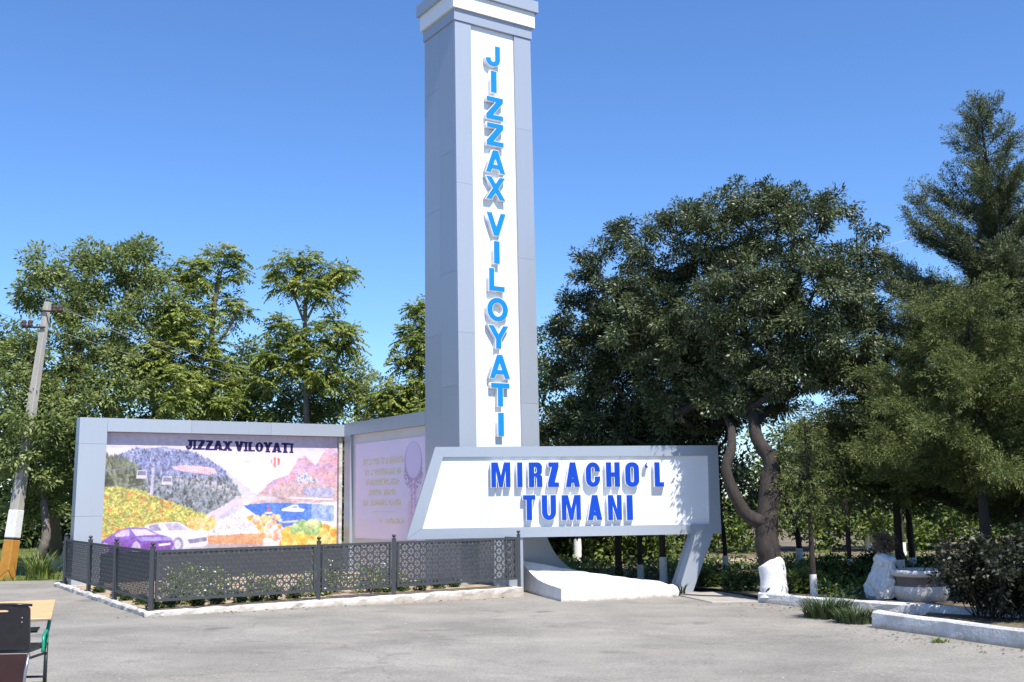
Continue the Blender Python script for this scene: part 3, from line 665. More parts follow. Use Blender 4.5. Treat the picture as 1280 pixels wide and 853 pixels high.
    K.paint(K.poly(N([(235, 572), (390, 575), (400, 592), (260, 590)])), (.72, .72, .94), .7); K.paint(K.poly(N([(338, 606), (392, 602), (392, 612), (338, 617)])), (.97, .95, .98))
    for x in (100, 238): K.paint(K.ell((x-85)/1135, (622-85)/555, 20/1135, 30/555), (.80, .72, .86))
    for _ in range(2):                             # soft photographic print
        p = np.pad(K.c, ((1, 1), (1, 1), (0, 0)), 'edge'); K.c = (p[1:-1, 1:-1]*2+p[:-2, 1:-1]+p[2:, 1:-1]+p[1:-1, :-2]+p[1:-1, 2:])/6
    # JIZZAX VILOYATI, slab serif capitals
    x = 448.0; WD = dict(J=34, I=24, Z=42, A=52, X=48, V=48, L=38, O=46, Y=48, T=46)
    tot = 0
    txt = 'JIZZAX VILOYATI'; tot = sum(WD.get(c, 14)+1.5 for c in txt); sc = 538/tot
    navy = (.17, .12, .33)
    for c in txt:
        w = WD.get(c, 14)*sc
        if c != ' ':
            y0, y1 = (111, 162) if x > 800 else (112, 161)
            y0 += (x-448)*.02; y1 += (x-448)*.02
            Hh = y1-y0; G = glyph(c, w/Hh, 16/Hh, 9/Hh)
            mask = np.zeros_like(K.u, bool)
            for lp in G: mask ^= K.poly(N([(x+p[0]*Hh, y1-p[1]*Hh) for p in lp]))
            se = {'I': [(0, 1, 0), (0, 1, 1)], 'L': [(0, .6, 1)], 'A': [(-.04, .42, 0), (.58, 1.04, 0)], 'X': [(-.03, .42, 0), (.58, 1.03, 0), (-.03, .42, 1), (.58, 1.03, 1)], 'V': [(-.03, .42, 1), (.58, 1.03, 1)], 'Y': [(-.03, .42, 1), (.58, 1.03, 1), (.22, .78, 0)], 'T': [(.2, .8, 0)], 'J': [(.3, 1.05, 1)]}.get(c, [])
            if c == 'I':
                mask = K.poly(N([(x+w*.2, y0), (x+w*.8, y0), (x+w*.8, y1), (x+w*.2, y1)]))
            for a, b, top in se:
                yy = (y0, y0+9) if top else (y1-9, y1)
                mask |= K.poly(N([(x+w*a, yy[0]), (x+w*b, yy[0]), (x+w*b, yy[1]), (x+w*a, yy[1])]))
            K.paint(mask, navy)
        x += w+1.5*sc
    # printed photographs have grain and detail everywhere but the sky
    d1 = K.noise(260, 140, 2); d2 = K.noise(60, 34, 3); busy = np.clip((.93-K.c.min(-1))*4, 0, 1)[..., None]
    K.c = np.clip(K.c*(1+busy*((d1[..., None]-.5)*.36+(d2[..., None]-.5)*.36)), 0, 1)
    K.c = K.c*.94+.06*np.array([.98, .90, .97]); K.gain = .74
    return K
def quote():
    K = Canvas(3.3, 2.12, 330, 212, 11); K.gain = .98; n1 = K.noise(6, 5, 4); n4 = K.noise(110, 80, 2)
    K.paint(np.ones_like(K.u, bool), (.90, .85, .94), 1, np.clip(n1, 0, 1), (.95, .89, .94))
    K.paint(K.v > .8, (.93, .83, .88), .35)
    # pale monument drawing at the right: ring on a slender shaft with wings
    ring = K.ell(.83, .24, .115, .2) & ~K.ell(.83, .22, .10, .175)
    K.paint(ring, (.70, .60, .76), .7); K.paint(K.ell(.83, .22, .10, .175), (.85, .79, .93), .6)
    K.paint((K.ell(.83, .36, .125, .15) & ~K.ell(.83, .26, .105, .16)) & (n4 > .42), (.66, .54, .68), .7)
    K.paint(K.poly([(.80, .42), (.865, .42), (.875, 1), (.79, 1)]), (.86, .70, .80), .7); K.paint(K.poly([(.822, .42), (.842, .42), (.845, .9), (.82, .9)]), (.94, .86, .94), .8)
    K.paint(K.poly([(.76, .62), (.79, .62), (.79, 1), (.755, 1)]), (.90, .76, .82), .6)
    K.paint((K.u > .78) & (K.u < .9) & (K.v > .45) & (K.v < .8) & (n4 > .66), (.66, .52, .66), .6)
    gold = (.84, .79, .56)
    rows = [(.205, .07, [(.12, .23), (.26, .37), (.39, .70)]), (.315, .065, [(.15, .21), (.24, .58), (.61, .68)]), (.42, .065, [(.16, .66)]), (.525, .06, [(.21, .38), (.43, .60)]), (.63, .06, [(.12, .20), (.24, .47), (.50, .68)]), (.815, .045, [(.37, .41), (.46, .72)])]
    for y, h, words in rows:                       # too small and blurred to read in place: strokes only
        for a, b in words:
            x = a
            while x < b-.012:
                wl_ = .016+K.rg.random()*.012; t = .0065
                K.paint(K.poly([(x, y-h/2), (x+t, y-h/2), (x+t, y+h/2), (x, y+h/2)]), gold, .95)
                if K.rg.random() < .7: K.paint(K.poly([(x+wl_-t, y-h/2), (x+wl_, y-h/2), (x+wl_, y+h/2), (x+wl_-t, y+h/2)]), gold, .95)
                yy = y+h*(K.rg.random()-.5)*.9
                K.paint(K.poly([(x, yy-.007), (x+wl_, yy-.007), (x+wl_, yy+.007), (x, yy+.007)]), gold, .9)
                x += wl_+.006
    K.paint(K.poly([(.26, .722), (.57, .722), (.57, .727), (.26, .727)]), gold)
    return K

# ---------------------------------------------------------------- the two banner walls
WY = 5.415                                     # front plane of the long wall, in the stele's frame
def in_T(p): return A0 + E1*p[0] + E2*p[1] + Vector((0, 0, p[2]))
W1 = empty('banner_wall', in_T((0, WY, 0)), TH)
tag(W1, 'long grey framed wall carrying the large printed landscape banner with cars, lake and mountains', 'billboard')
ZT = 3.475
# left jamb: slightly battered outwards to the foot
def jamb(z0, z1, m='acp'):
    f = lambda z: -5.90-.03*(1-z/ZT)
    fi = lambda z: -5.352-.035*(1-z/ZT)
    hexa('frame_panel', [(f(z0), 0, z0), (fi(z0), 0, z0), (fi(z0), .34, z0), (f(z0), .34, z0)], [(f(z1), 0, z1), (fi(z1), 0, z1), (fi(z1), .34, z1), (f(z1), .34, z1)], M[m], W1)
jamb(-.1, 1.45); jamb(1.454, 2.93); jamb(2.934, ZT)
for a, b in ((-5.349, -3.6), (-3.596, -1.8), (-1.796, -.003)): box('frame_panel', a, b, 0, .34, 3.195, ZT, M['acp'], W1)
box('sill_panel', -5.36, -.003, .02, .34, -.1, .66, M['sill'], W1)
box('back_board', -5.36, -.003, .2, .335, .663, 3.192, M['joint'], W1)
box('edge_post', -.085, -.005, .10, .195, .665, 3.19, M['oldkerb'], W1)
poster = link('landscape_banner', scenic().mesh('landscape_banner', -5.345, -.10, .69, 3.19, .175), M['ink'], W1)
poster['label'] = 'sun-faded printed landscape banner headed JIZZAX VILOYATI'
W2 = empty('side_banner_wall', in_T((0, 1.43, 0)), TH)
tag(W2, 'short grey framed wall with the lilac banner of gold text, joining the stele to the long wall', 'billboard')
# its face looks along -x; local y runs from the stele back to the corner
box('frame_panel', 0, .3, 0, 2.0, 3.215, ZT+.02, M['acp'], W2); box('frame_panel', 0, .3, 2.004, 3.98, 3.215, ZT+.02, M['acp'], W2)
box('frame_panel', 0, .3, 3.66, 3.98, -.1, 3.212, M['acp'], W2)
box('back_board', .08, .29, 0, 3.657, -.1, 3.212, M['creampanel'], W2)
me = quote().mesh('quote_banner', -3.50, -.06, .86, 2.995, 0)
me.transform(Matrix.Translation((.068, 0, 0)) @ Matrix.Rotation(-math.pi/2, 4, 'Z'))
q = link('quote_banner', me, M['ink'], W2); q['label'] = 'lilac banner with rows of gold text and a pale monument drawing'

# ---------------------------------------------------------------- pierced steel fence
def screen_mesh(w, h, s=.08):
    """a plate of rosettes: hexagons of six triangular holes; each triangle of the tiling is a ring of three quads"""
    V, F, TH_ = [], [], .004
    hh = s*math.sqrt(3)/2
    def tri(pts):
        if all(0 <= p[0] <= w and 0 <= p[1] <= h for p in pts): return pts
        return None
    used = 0
    ncol = int(w/s)+3; nrow = int(h/hh)+2
    def hexcentre(i, j):                       # lattice points that are rosette centres: a third of the lattice
        return (i-j) % 3 == 0
    base = []
    for j in range(-1, nrow):
        for i in range(-nrow, ncol+nrow):
            p = lambda a, b: (a*s + b*s/2, b*hh)
            for T3 in (((i, j), (i+1, j), (i, j+1)), ((i+1, j), (i+1, j+1), (i, j+1))):
                pts = [p(*q) for q in T3]
                if max(q[0] for q in pts) <= .0 or min(q[0] for q in pts) >= w or max(q[1] for q in pts) <= 0 or min(q[1] for q in pts) >= h: continue
                ctr = [hexcentre(*q) for q in T3]
                base.append((pts, ctr))
    for pts, ctr in base:
        P = np.array(pts); k = ctr.index(True) if True in ctr else 0
        P = np.roll(P, -k, axis=0)             # P[0] the rosette centre
        cx = P.mean(0)
        sp, rim_ = .006, .0155                # half widths of spoke and of outer rim
        # inner triangle by offsetting the three sides
        def off(a, b, d):
            t = (b-a)/np.linalg.norm(b-a); n = np.array([-t[1], t[0]])
            if (cx-a) @ n < 0: n = -n
            return a+n*d, t
        L3 = [off(P[0], P[1], sp), off(P[1], P[2], rim_), off(P[2], P[0], sp)]
        def isect(l, m_):
            A = np.array([l[1], -m_[1]]).T; t = np.linalg.solve(A, m_[0]-l[0]); return l[0]+l[1]*t[0]
        I = [isect(L3[2], L3[0]), isect(L3[0], L3[1]), isect(L3[1], L3[2])]
        allp = np.array(list(P)+I); allp[:, 0] = np.clip(allp[:, 0], 0, w); allp[:, 1] = np.clip(allp[:, 1], 0, h)
        o = len(V)
        for y in (0, TH_):
            for q_ in allp: V.append((q_[0], y, q_[1]))
        for a in range(3):
            b = (a+1) % 3
            F.append((o+a, o+b, o+3+b, o+3+a)); F.append((o+6+b, o+6+a, o+9+a, o+9+b)); F.append((o+3+a, o+3+b, o+9+b, o+9+a))
    return np_mesh('screen', np.array(V), np.array(F))
FZ = .105
FE = empty('pierced_fence', (P3.x, P3.y, 0))
tag(FE, 'low dark grey steel fence with rosette pierced panels around the planting bed', 'fence')
def fpost(p):
    b = box('post', p.x-P3.x-.032, p.x-P3.x+.032, p.y-P3.y-.032, p.y-P3.y+.032, FZ-.1, FZ+.93, M['fence'], FE)
    c = box('post_cap', p.x-P3.x-.036, p.x-P3.x+.036, p.y-P3.y-.036, p.y-P3.y+.036, FZ+.931, FZ+.943, M['fence'], b)
    s = lathe('finial', [(.0, FZ+.94), (.014, FZ+.945), (.012, FZ+.955), (.03, FZ+.967), (.037, FZ+.985), (.03, FZ+1.003), (.0, FZ+1.012)], M['fence'], b, seg=14)
    s.location = (p.x-P3.x, p.y-P3.y, 0)
def fpanel(a, b, z0=.125, z1=.885):
    d = (b-a); L_ = d.length; ang = math.atan2(d.y, d.x)
    e = empty('panel', (a.x-P3.x, a.y-P3.y, FZ), ang); e.parent = FE
    x0, x1 = .055, L_-.055
    bm = bmesh.new(); add_box(bm, x0, x1, -.02, .02, z1-.04, z1); o = bmesh_obj('top_rail', bm, M['fence'], e)
    bm = bmesh.new(); add_box(bm, x0, x1, -.02, .02, z0, z0+.035); bmesh_obj('bottom_rail', bm, M['fence'], e)
    for xa, xb in ((x0, x0+.035), (x1-.035, x1)):
        bm = bmesh.new(); add_box(bm, xa, xb, -.02, .02, z0+.0352, z1-.0402); bmesh_obj('stile', bm, M['fence'], e)
    me = screen_mesh(x1-x0-.07, z1-z0-.075); me.transform(Matrix.Translation((x0+.035, -.002, z0+.035)))
    link('screen', me, M['fence'], e)
    for xa in (x0, x1):
        for z in (z0+.12, z1-.12): box('bracket', xa-.03 if xa == x0 else xa+.0005, xa-.0005 if xa == x0 else xa+.03, -.012, .012, z-.012, z+.012, M['fence'], e)
D = (P6-P3); P4 = P3+D*.405; P5 = P3+D*.613
E_ = (P0-P3); P2 = P3+E_*.347; P1 = P3+E_*.655
for p in (P3, P4, P5, P6, P2, P1, P0): fpost(p)
P7 = P6 + E2*.85
for a, b in ((P3, P4), (P4, P5), (P5, P6), (P3, P2), (P2, P1), (P1, P0), (P6, P7)): fpanel(a, b)

# ---------------------------------------------------------------- foliage builders
def unit(v): return v/(np.linalg.norm(v, axis=-1, keepdims=True)+1e-9)
def leaf_quads(pos, d, nrm, Lg, Wd, fold=.12):
    side = unit(np.cross(d, nrm)); n2 = np.cross(side, d)
    Lg = Lg[:, None]; Wd = Wd[:, None]
    mid = pos + d*Lg*.45 + n2*Wd*fold
    return np.stack([pos, mid+side*Wd*.5, pos+d*Lg-n2*Wd*fold, mid-side*Wd*.5], 1)
def cloud(rg, C, out, n, rad, L_, W_, up=.55, droop=.15, radial=.9, jit=.5, tint0=None, tvar=.22, flat=.75):
    """n leaves round every clump centre C (k,3); out: outward direction of each clump"""
    k = len(C); pos = rg.standard_normal((k, n, 3)); pos = unit(pos)*(rg.random((k, n, 1))**.45)
    pos[..., 2] *= flat
    rr = (rad*(.7+.6*rg.random((k, 1, 1)))); off = pos*rr
    d = unit(pos*radial + out[:, None]*.35 + rg.standard_normal((k, n, 3))*jit*.6 + np.array([0, 0, -droop]))
    nr = unit(np.array([0, 0, up]) + out[:, None]*.45 + rg.standard_normal((k, n, 3))*jit)
    P = (C[:, None]+off).reshape(-1, 3)
    Lg = L_*(.6+.7*rg.random(k*n)); Wd = W_*(.7+.6*rg.random(k*n))
    Q = leaf_quads(P, d.reshape(-1, 3), nr.reshape(-1, 3), Lg, Wd)
    t0 = rg.random(k) if tint0 is None else tint0
    t = np.clip((t0*.55+.2)[:, None] + rg.standard_normal((k, n))*tvar, 0, 1).reshape(-1)
    return Q, t
def fronds(rg, C, out, nf, length, pairs, L_, W_, tint0=None):
    """pinnate leaves radiating from every shoot tip"""
    Qs, ts = [], []
    k = len(C); t0 = rg.random(k)**.75 if tint0 is None else tint0
    for c, o, tt in zip(C, out, t0):
        az = rg.random()*6.28
        for f in range(nf):
            a = az+f*2.4+rg.normal()*.2; el = 1.15-1.7*rg.random()
            dv = unit(np.array([math.cos(a)*math.cos(el), math.sin(a)*math.cos(el), math.sin(el)])+o*.45)
            ln = length*(.7+.5*rg.random()); s = np.linspace(.2, 1, pairs)
            pth = c + dv*ln*s[:, None] + np.array([0, 0, -.42*ln])*(s**2)[:, None]
            tg = unit(np.gradient(pth, axis=0)); sd = unit(np.cross(tg, np.array([0, 0, 1.])))
            for sg in (-1, 1):
                d = unit(sd*sg*.85+tg*.45+np.array([0, 0, -.35])+rg.standard_normal((pairs, 3))*.12)
                nr = unit(np.array([0, 0, 1.])+rg.standard_normal((pairs, 3))*.3)
                Qs.append(leaf_quads(pth, d, nr, L_*(1.1-.45*s)*(.85+.3*rg.random(pairs)), np.full(pairs, W_)))
                ts.append(np.clip(tt*.6+.15+rg.normal()*.08+rg.standard_normal(pairs)*.1, 0, 1))
    return np.concatenate(Qs), np.concatenate(ts)
def leaf_obj(name, Q, t, m, parent, origin):
    V = Q.reshape(-1, 3)-np.array(origin)
    F = np.arange(len(V)).reshape(-1, 4)
    return link(name, np_mesh(name, V, F, np.repeat(t, 4)), m, parent)
def shell(rg, lobes, per, lo=.45, floor=None):
    """clump centres through the outer part of every lobe, with outward directions"""
    C, O = [], []
    for (x, y, z, r) in lobes:
        n = max(4, int(per*r*r)); d = unit(rg.standard_normal((n, 3)))
        q = r*(lo+(1-lo)*rg.random((n, 1))**.6)
        p = np.array([x, y, z])+d*q*np.array([1, 1, .85]); C.append(p); O.append(d)
    C = np.concatenate(C); O = np.concatenate(O)
    if floor is not None: k = C[:, 2] > floor; C, O = C[k], O[k]
    return C, O
def skeleton(rg, trunk, limbs, C, rtip=.006, rmax=.2, step=.55, sag=.06):
    """branches that reach every clump from the nearest older branch"""
    nodes, par, fixed = [], [], []
    def add_path(P, parent):
        for p in P: nodes.append(np.array(p, float)); par.append(parent); parent = len(nodes)-1
        return parent
    top = add_path(trunk, -1)
    ntrunk = len(nodes); limb_ids = []
    for lm in limbs:
        d = [np.linalg.norm(np.array(lm[0])-q) for q in nodes]; j = int(np.argmin(d)); s = len(nodes)
        add_path(lm[1:], j); limb_ids.append((j, s, len(nodes)))
    root = np.array(trunk[-1]); order = np.argsort(np.linalg.norm(C-root, axis=1))
    arr = np.zeros((len(nodes)+len(C)*5, 3)); arr[:len(nodes)] = nodes; n = len(nodes); first = max(1, ntrunk//2)
    tips = []; paths = []
    for c in C[order]:
        dd = np.linalg.norm(arr[first:n]-c, axis=1) + .35*np.maximum(0, arr[first:n, 2]-c[2]); j = int(np.argmin(dd))+first
        a = arr[j]; L_ = np.linalg.norm(c-a); m = min(4, max(1, int(L_/step))); prev = j; ids = [j]
        bend = rg.standard_normal(3)*.10*L_
        for i in range(1, m+1):
            t = i/m; p = a+(c-a)*t+bend*math.sin(t*math.pi)+np.array([0, 0, sag*L_*math.sin(t*math.pi)])
            arr[n] = p; par.append(prev); prev = n; ids.append(n); n += 1
        paths.append(ids); tips.append(prev)
    cnt = np.zeros(n)
    for t in tips: cnt[t] += 1
    for i in range(n-1, -1, -1):
        if par[i] >= 0: cnt[par[i]] += cnt[i]
    rad = np.minimum(rmax, rtip*np.maximum(cnt, 1)**.47)
    out = [(arr[ids], rad[ids[1:2]+ids[1:]]*np.linspace(1, .75, len(ids))) for ids in paths]
    return out
def plant_tree(name, label, cat, base, trunk, r0, r1, limbs, lobes, leafm, barkm, seed, per=30, leaf=(90, .30, .11, .038), kind='cloud', white=None, group=None, lo=.45, rlimb=.5, floor=None, tint=None, droop=.15, rtip=.006, extra=None, crown_flat=.75, tvar=.22, jit=.5, up=.55):
    """trunk: points from base up (world); limbs: polylines starting near the trunk; lobes: (x,y,z,r)"""
    rg = np.random.default_rng(seed); T_ = empty(name, base); tag(T_, label, cat, group)
    tr = catmull(trunk, 9); n = len(tr); rr = r0+(r1-r0)*np.linspace(0, 1, n)**.8; rr[0] *= 1.16; rr[1] *= 1.05
    rr = rr*(1+.03*rg.standard_normal(n)); B = np.array(base)
    paths = [(tr-B, rr)]; lm_full = []
    for lm in limbs:
        lp = catmull(lm, 7); lm_full.append([tuple(p) for p in lp]); rs = r0*(rlimb if not isinstance(rlimb, (list, tuple)) else rlimb[len(lm_full)-1])
        paths.append((lp-B, np.linspace(rs, max(.02, rs*.35), len(lp))))
    C, O = shell(rg, lobes, per, lo, floor)
    br = skeleton(rg, [tuple(p) for p in tr], lm_full, C, rtip=rtip, rmax=max(r1, .04)*.8)
    V1, F1, o1 = [], [], 0
    for (p, r), sd_ in [(q, 18) for q in paths]+[((p-B, r), 4) for p, r in br]:
        v_, f_ = tube_arrays(p, r, sd_)
        if sd_ > 6:
            cc = np.repeat(np.asarray(p), sd_, 0); ra = np.repeat(np.broadcast_to(r, (len(p),)), sd_)
            nz = np.array([mnoise.noise(Vector(q)*Vector((1, 1, .45))*7)*.5+mnoise.noise(Vector(q)*16)*.35 for q in v_]); v_ = v_+(v_-cc)*(nz*.28)[:, None]
        V1.append(v_); F1.append(f_+o1); o1 += len(v_)
    link('trunk', np_mesh('trunk', np.concatenate(V1), np.concatenate(F1)), M[barkm], T_, True)
    if kind == 'cloud':
        zt = (C[:, 2]-C[:, 2].min())/(np.ptp(C[:, 2])+1e-6)
        Q, t = cloud(rg, C, O, leaf[0], leaf[1], leaf[2], leaf[3], droop=droop, tint0=tint, flat=crown_flat, tvar=tvar, jit=jit, up=up)
    else:
        t0 = rg.random(len(C))**.75
        Q, t = fronds(rg, C, O, leaf[0], leaf[1], leaf[2], leaf[3], leaf[4], t0)
        Q2, t2 = cloud(rg, C, O, 34, .30, .13, .042, jit=.6, tint0=t0, flat=1.0, droop=.5); Q = np.concatenate([Q, Q2]); t = np.concatenate([t, t2])
    leaf_obj('crown', Q, t, M[leafm], T_, base)
    if white:
        i = int(np.searchsorted(tr[:, 2], base[2]+white))+1; i = max(2, i)
        w = tr[:i].copy(); w[-1, 2] = base[2]+white
        link('whitewashed_base', tubes_mesh('whitewashed_base', [(w-B, rr[:i]*1.06+.010)], 18), M['whitewash'], T_, True)
    return T_

# ---------------------------------------------------------------- the big tree on the right
plant_tree('ash_tree', 'large dark green spreading tree with thick whitewashed forked trunk right of the sign board', 'tree', (4.42, 18.74, -0.05),
    [(4.42, 18.74, -0.05), (4.42, 18.80, 0.39), (4.37, 18.90, 0.99), (4.50, 19.10, 1.68), (4.61, 19.30, 2.10)], .215, .18,
    [[(4.34, 18.90, 1.20), (4.00, 18.90, 1.41), (3.74, 19.00, 2.11), (3.92, 19.30, 2.61), (4.06, 20.60, 3.29), (3.48, 22.00, 4.66)],
     [(4.58, 19.20, 1.96), (4.60, 19.30, 2.32), (4.43, 19.60, 2.77), (4.52, 20.20, 3.63), (4.51, 20.60, 4.76), (4.54, 20.80, 6.24)],
     [(4.52, 20.20, 3.63), (5.33, 20.50, 4.58), (6.02, 20.80, 5.73)], [(4.48, 19.80, 3.00), (5.45, 20.80, 3.83), (6.39, 21.20, 4.67)],
     [(3.82, 21.30, 3.91), (3.18, 22.30, 4.36), (2.24, 22.90, 4.97)]],
    [(2.17, 22.60, 6.41, .9), (1.43, 23.00, 5.52, .75), (1.64, 23.20, 4.32, .95), (3.19, 21.80, 6.82, 1.0), (2.86, 21.60, 5.27, 1.15), (4.25, 20.80, 6.89, 1.0), (4.68, 20.80, 7.57, .5), (5.58, 20.40, 6.85, .95), (6.75, 20.80, 6.12, .65), (7.07, 20.80, 6.93, .28), (6.54, 20.90, 7.38, .34),
     (4.43, 20.10, 5.38, 1.1), (5.69, 19.70, 5.36, 1.0), (3.67, 21.20, 4.70, .95), (4.64, 20.20, 4.55, .85), (5.50, 19.70, 4.54, .75), (6.33, 20.20, 4.68, .7), (6.94, 20.80, 5.32, .5), (2.57, 23.00, 3.94, 1.05), (1.97, 23.20, 3.27, .9), (3.40, 23.00, 3.15, 1.0), (1.03, 23.60, 3.13, .7), (4.37, 22.60, 3.45, .8), (2.77, 23.60, 2.76, .8), (3.93, 23.20, 2.55, .6), (4.60, 21.60, 3.93, .9), (3.94, 22.00, 3.82, .9), (5.53, 21.40, 4.14, .75), (6.42, 21.40, 4.21, .6), (4.24, 21.30, 4.39, .7), (5.20, 21.80, 3.62, .6), (2.25, 22.80, 5.48, .9), (3.28, 21.90, 4.31, .9),
     (5.28, 19.80, 4.10, .6), (3.82, 20.50, 3.59, .42), (3.35, 21.50, 3.37, .65), (4.25, 20.00, 3.46, .35), (4.79, 19.70, 3.72, .4), (4.33, 20.30, 3.95, .5), (6.19, 20.40, 3.93, .5), (3.98, 22.80, 5.63, 1.3), (5.42, 22.20, 6.19, 1.2), (2.65, 23.40, 5.22, 1.2), (6.98, 21.20, 5.23, .5), (3.47, 21.30, 7.45, .4), (2.52, 22.40, 7.32, .42), (5.42, 20.90, 7.56, .42)],
    'lf_big', 'bark', 21, per=60, leaf=(150, .21, .092, .030), white=.58, lo=.35, tvar=.17, rlimb=(.60, .74, .36, .36, .36), rtip=.0055, droop=.2)

# ---------------------------------------------------------------- junipers on the right
def conifer(name, label, base, H, rbase, tip, seed, nb, leafm, dens, blade=(.17, .02), zmin=.1, lean=(0, 0), shape=1.0, tint=None, white=.45, rtop=.1, upang=.55, droop=0.0, group=None, spray=.34, cl=1.0, jt=1.0, curl=.12):
    rg = np.random.default_rng(seed); T_ = empty(name, base); tag(T_, label, 'tree', group); B = np.array(base)
    tp = np.array([[lean[0]*s*s, lean[1]*s*s, H*s] for s in np.linspace(0, 1, 12)])
    paths = [(tp, np.linspace(rtop*1.3, .012, 12))]; C, O = [], []
    for i in range(nb):
        s = zmin+(1-zmin)*(i+rg.random())/nb; z = H*s
        r = rbase*((1-s)**shape)*(.6+.62*rg.random())+.16*(1-s*.4); a = i*2.39996+rg.normal()*.3
        st = np.array([lean[0]*s*s, lean[1]*s*s, z]); e = upang*(.6+.6*rg.random())
        dv = np.array([math.cos(a)*math.cos(e), math.sin(a)*math.cos(e), math.sin(e)])
        m = max(3, int(r/.16)); q = np.linspace(0, 1, m)
        P = st+dv*r*q[:, None]+np.array([0, 0, (curl-droop)*r])*(q**2)[:, None]+np.cumsum(rg.standard_normal((m, 3))*.02, 0)
        paths.append((P, np.linspace(max(.008, .014*r+.006), .004, m)))
        for k in range(1, m):
            f = q[k]
            nsub = int(cl*(1.15+3*r*(1-.7*abs(f-.5)))+rg.random())
            for _ in range(nsub):
                C.append(P[k]+rg.standard_normal(3)*np.array([.13, .13, .09])*(.5+r*.35)*jt); O.append(unit(dv*.8+np.array([0, 0, .45-droop*1.4])+rg.standard_normal(3)*.35))
    for s in np.linspace(max(zmin, .3), .99, int(H*14)):           # short growth close to the stem
        a = rg.random()*6.28; C.append(np.array([lean[0]*s*s, lean[1]*s*s, H*s])+np.array([math.cos(a), math.sin(a), .3])*.16*(1.2-s)); O.append(unit(np.array([math.cos(a), math.sin(a), .9])))
    C = np.array(C); O = np.array(O)
    link('trunk', tubes_mesh('trunk', paths[:1], 9), M['bark'], T_, True)
    link('branches', tubes_mesh('branches', paths[1:], 4), M['bark'], T_, True)
    if white:
        link('whitewashed_base', tubes_mesh('whitewashed_base', [(tp[:2]*np.array([1, 1, white/tp[1, 2]]), np.array([rtop*1.45, rtop*1.3]))], 12), M['whitewash'], T_, True)
    # every C is a feathery spray: a short axis with blades swept forward on both sides
    k = len(C); n = dens; ln = spray*(.6+.8*rg.random((k, 1, 1))); u = rg.random((k, n, 1))**.8
    sd1 = unit(np.cross(O, rg.standard_normal((k, 3)))); sd2 = np.cross(O, sd1); a = rg.random((k, n, 1))*6.28
    rad = sd1[:, None]*np.cos(a)+sd2[:, None]*np.sin(a)
    w = ln*.30*(1-u*.8)
    pos = C[:, None]+O[:, None]*ln*(u-.25)+rad*w*rg.random((k, n, 1))+np.array([0, 0, -droop*.25])*(u*u*ln)
    d = unit(O[:, None]*.9+rad*.75+rg.standard_normal((k, n, 3))*.25+np.array([0, 0, -droop*.6]))
    nr = unit(rg.standard_normal((k, n, 3))*.7+np.array([.1, -.4, .8]))
    Q = leaf_quads(pos.reshape(-1, 3), d.reshape(-1, 3), nr.reshape(-1, 3), blade[0]*(.5+.8*rg.random(k*n)), blade[1]*(.7+.6*rg.random(k*n)))
    t = np.clip((rg.random(k)*.55+.15)[:, None]+.15*u[..., 0]+rg.standard_normal((k, n))*.13, 0, 1).reshape(-1)
    leaf_obj('crown', Q, t, M[leafm], T_, (0, 0, 0))
    return T_
JUN = [('tallest dark conifer with pointed ragged top at the right edge', (9.68, 20.6, -.05), 9.4, 4.1, 31, 112, 'lf_jun', 66, dict(blade=(.062, .015), lean=(-.25, 0), zmin=.12, shape=1.02, rtop=.13, spray=.42, cl=2.3, upang=.3, jt=.5, curl=.3)),
    ('low olive green juniper with soft drooping boughs in front of the tall conifer', (7.6, 17.6, -.05), 5.2, 2.4, 32, 62, 'lf_jun2', 52, dict(blade=(.062, .014), zmin=.34, shape=.5, droop=.3, upang=.35, rtop=.08, spray=.42, cl=1.7, jt=.6)),
    ('olive green juniper with spreading boughs at the far right behind the dark bush', (9.9, 17.9, -.05), 5.0, 2.4, 33, 58, 'lf_jun2', 52, dict(blade=(.062, .014), zmin=.2, shape=.5, droop=.28, upang=.35, rtop=.08, spray=.42, cl=1.7, jt=.6)),
    ('slim young juniper with thin whitewashed trunk right beside the big forked tree', (5.15, 18.94, -0.05), 3.1, .6, 34, 46, 'lf_jun2', 30, dict(blade=(.07, .016), zmin=.42, shape=.5, droop=.45, upang=.2, rtop=.045, white=.38, spray=.3)),
    ('bushy juniper behind the gnarled white stump', (7.6, 21.6, -.05), 5.2, 2.0, 35, 58, 'lf_jun2', 48, dict(blade=(.062, .014), zmin=.3, shape=.5, droop=.35, upang=.3, rtop=.07, spray=.4, cl=1.6, jt=.65))]
for lab, bs, H_, rb, sd_, nb_, lm_, dn, kw in JUN: conifer('juniper_tree', lab, bs, H_, rb, .1, sd_, nb_, lm_, dn, group='junipers on the right', **kw)

# ---------------------------------------------------------------- park trees behind the sign board
def park_tree(label, base, bx, H, lobes, seed, white=.7, r0=.1, leafm='lf_far', lean=0.0, n=70):
    b = np.array(base)
    tr = [tuple(b), tuple(b+np.array([lean*.3, .05, H*.35])), tuple(b+np.array([lean*.6+bx, .1, H*.7])), tuple(b+np.array([lean+bx*.5, .1, H]))]
    return plant_tree('park_tree', label, 'tree', tuple(base), tr, r0*.68, r0*.5, [], lobes, leafm, 'bark', seed, per=30, leaf=(n, .3, .12, .05), white=white, group='trees in the park behind the monument', rtip=.006)
park_tree('park tree whose hooked dark trunk shows under the left half of the sign board', (1.60, 27.94, -0.05), -.1, 2.4, [(1.03, 27.40, 5.64, 1.0), (1.30, 27.20, 4.17, 1.2), (0.97, 27.00, 2.95, 1.0), (2.14, 27.80, 3.38, 1.2), (1.58, 27.40, 2.35, .8)], 41, r0=.14)
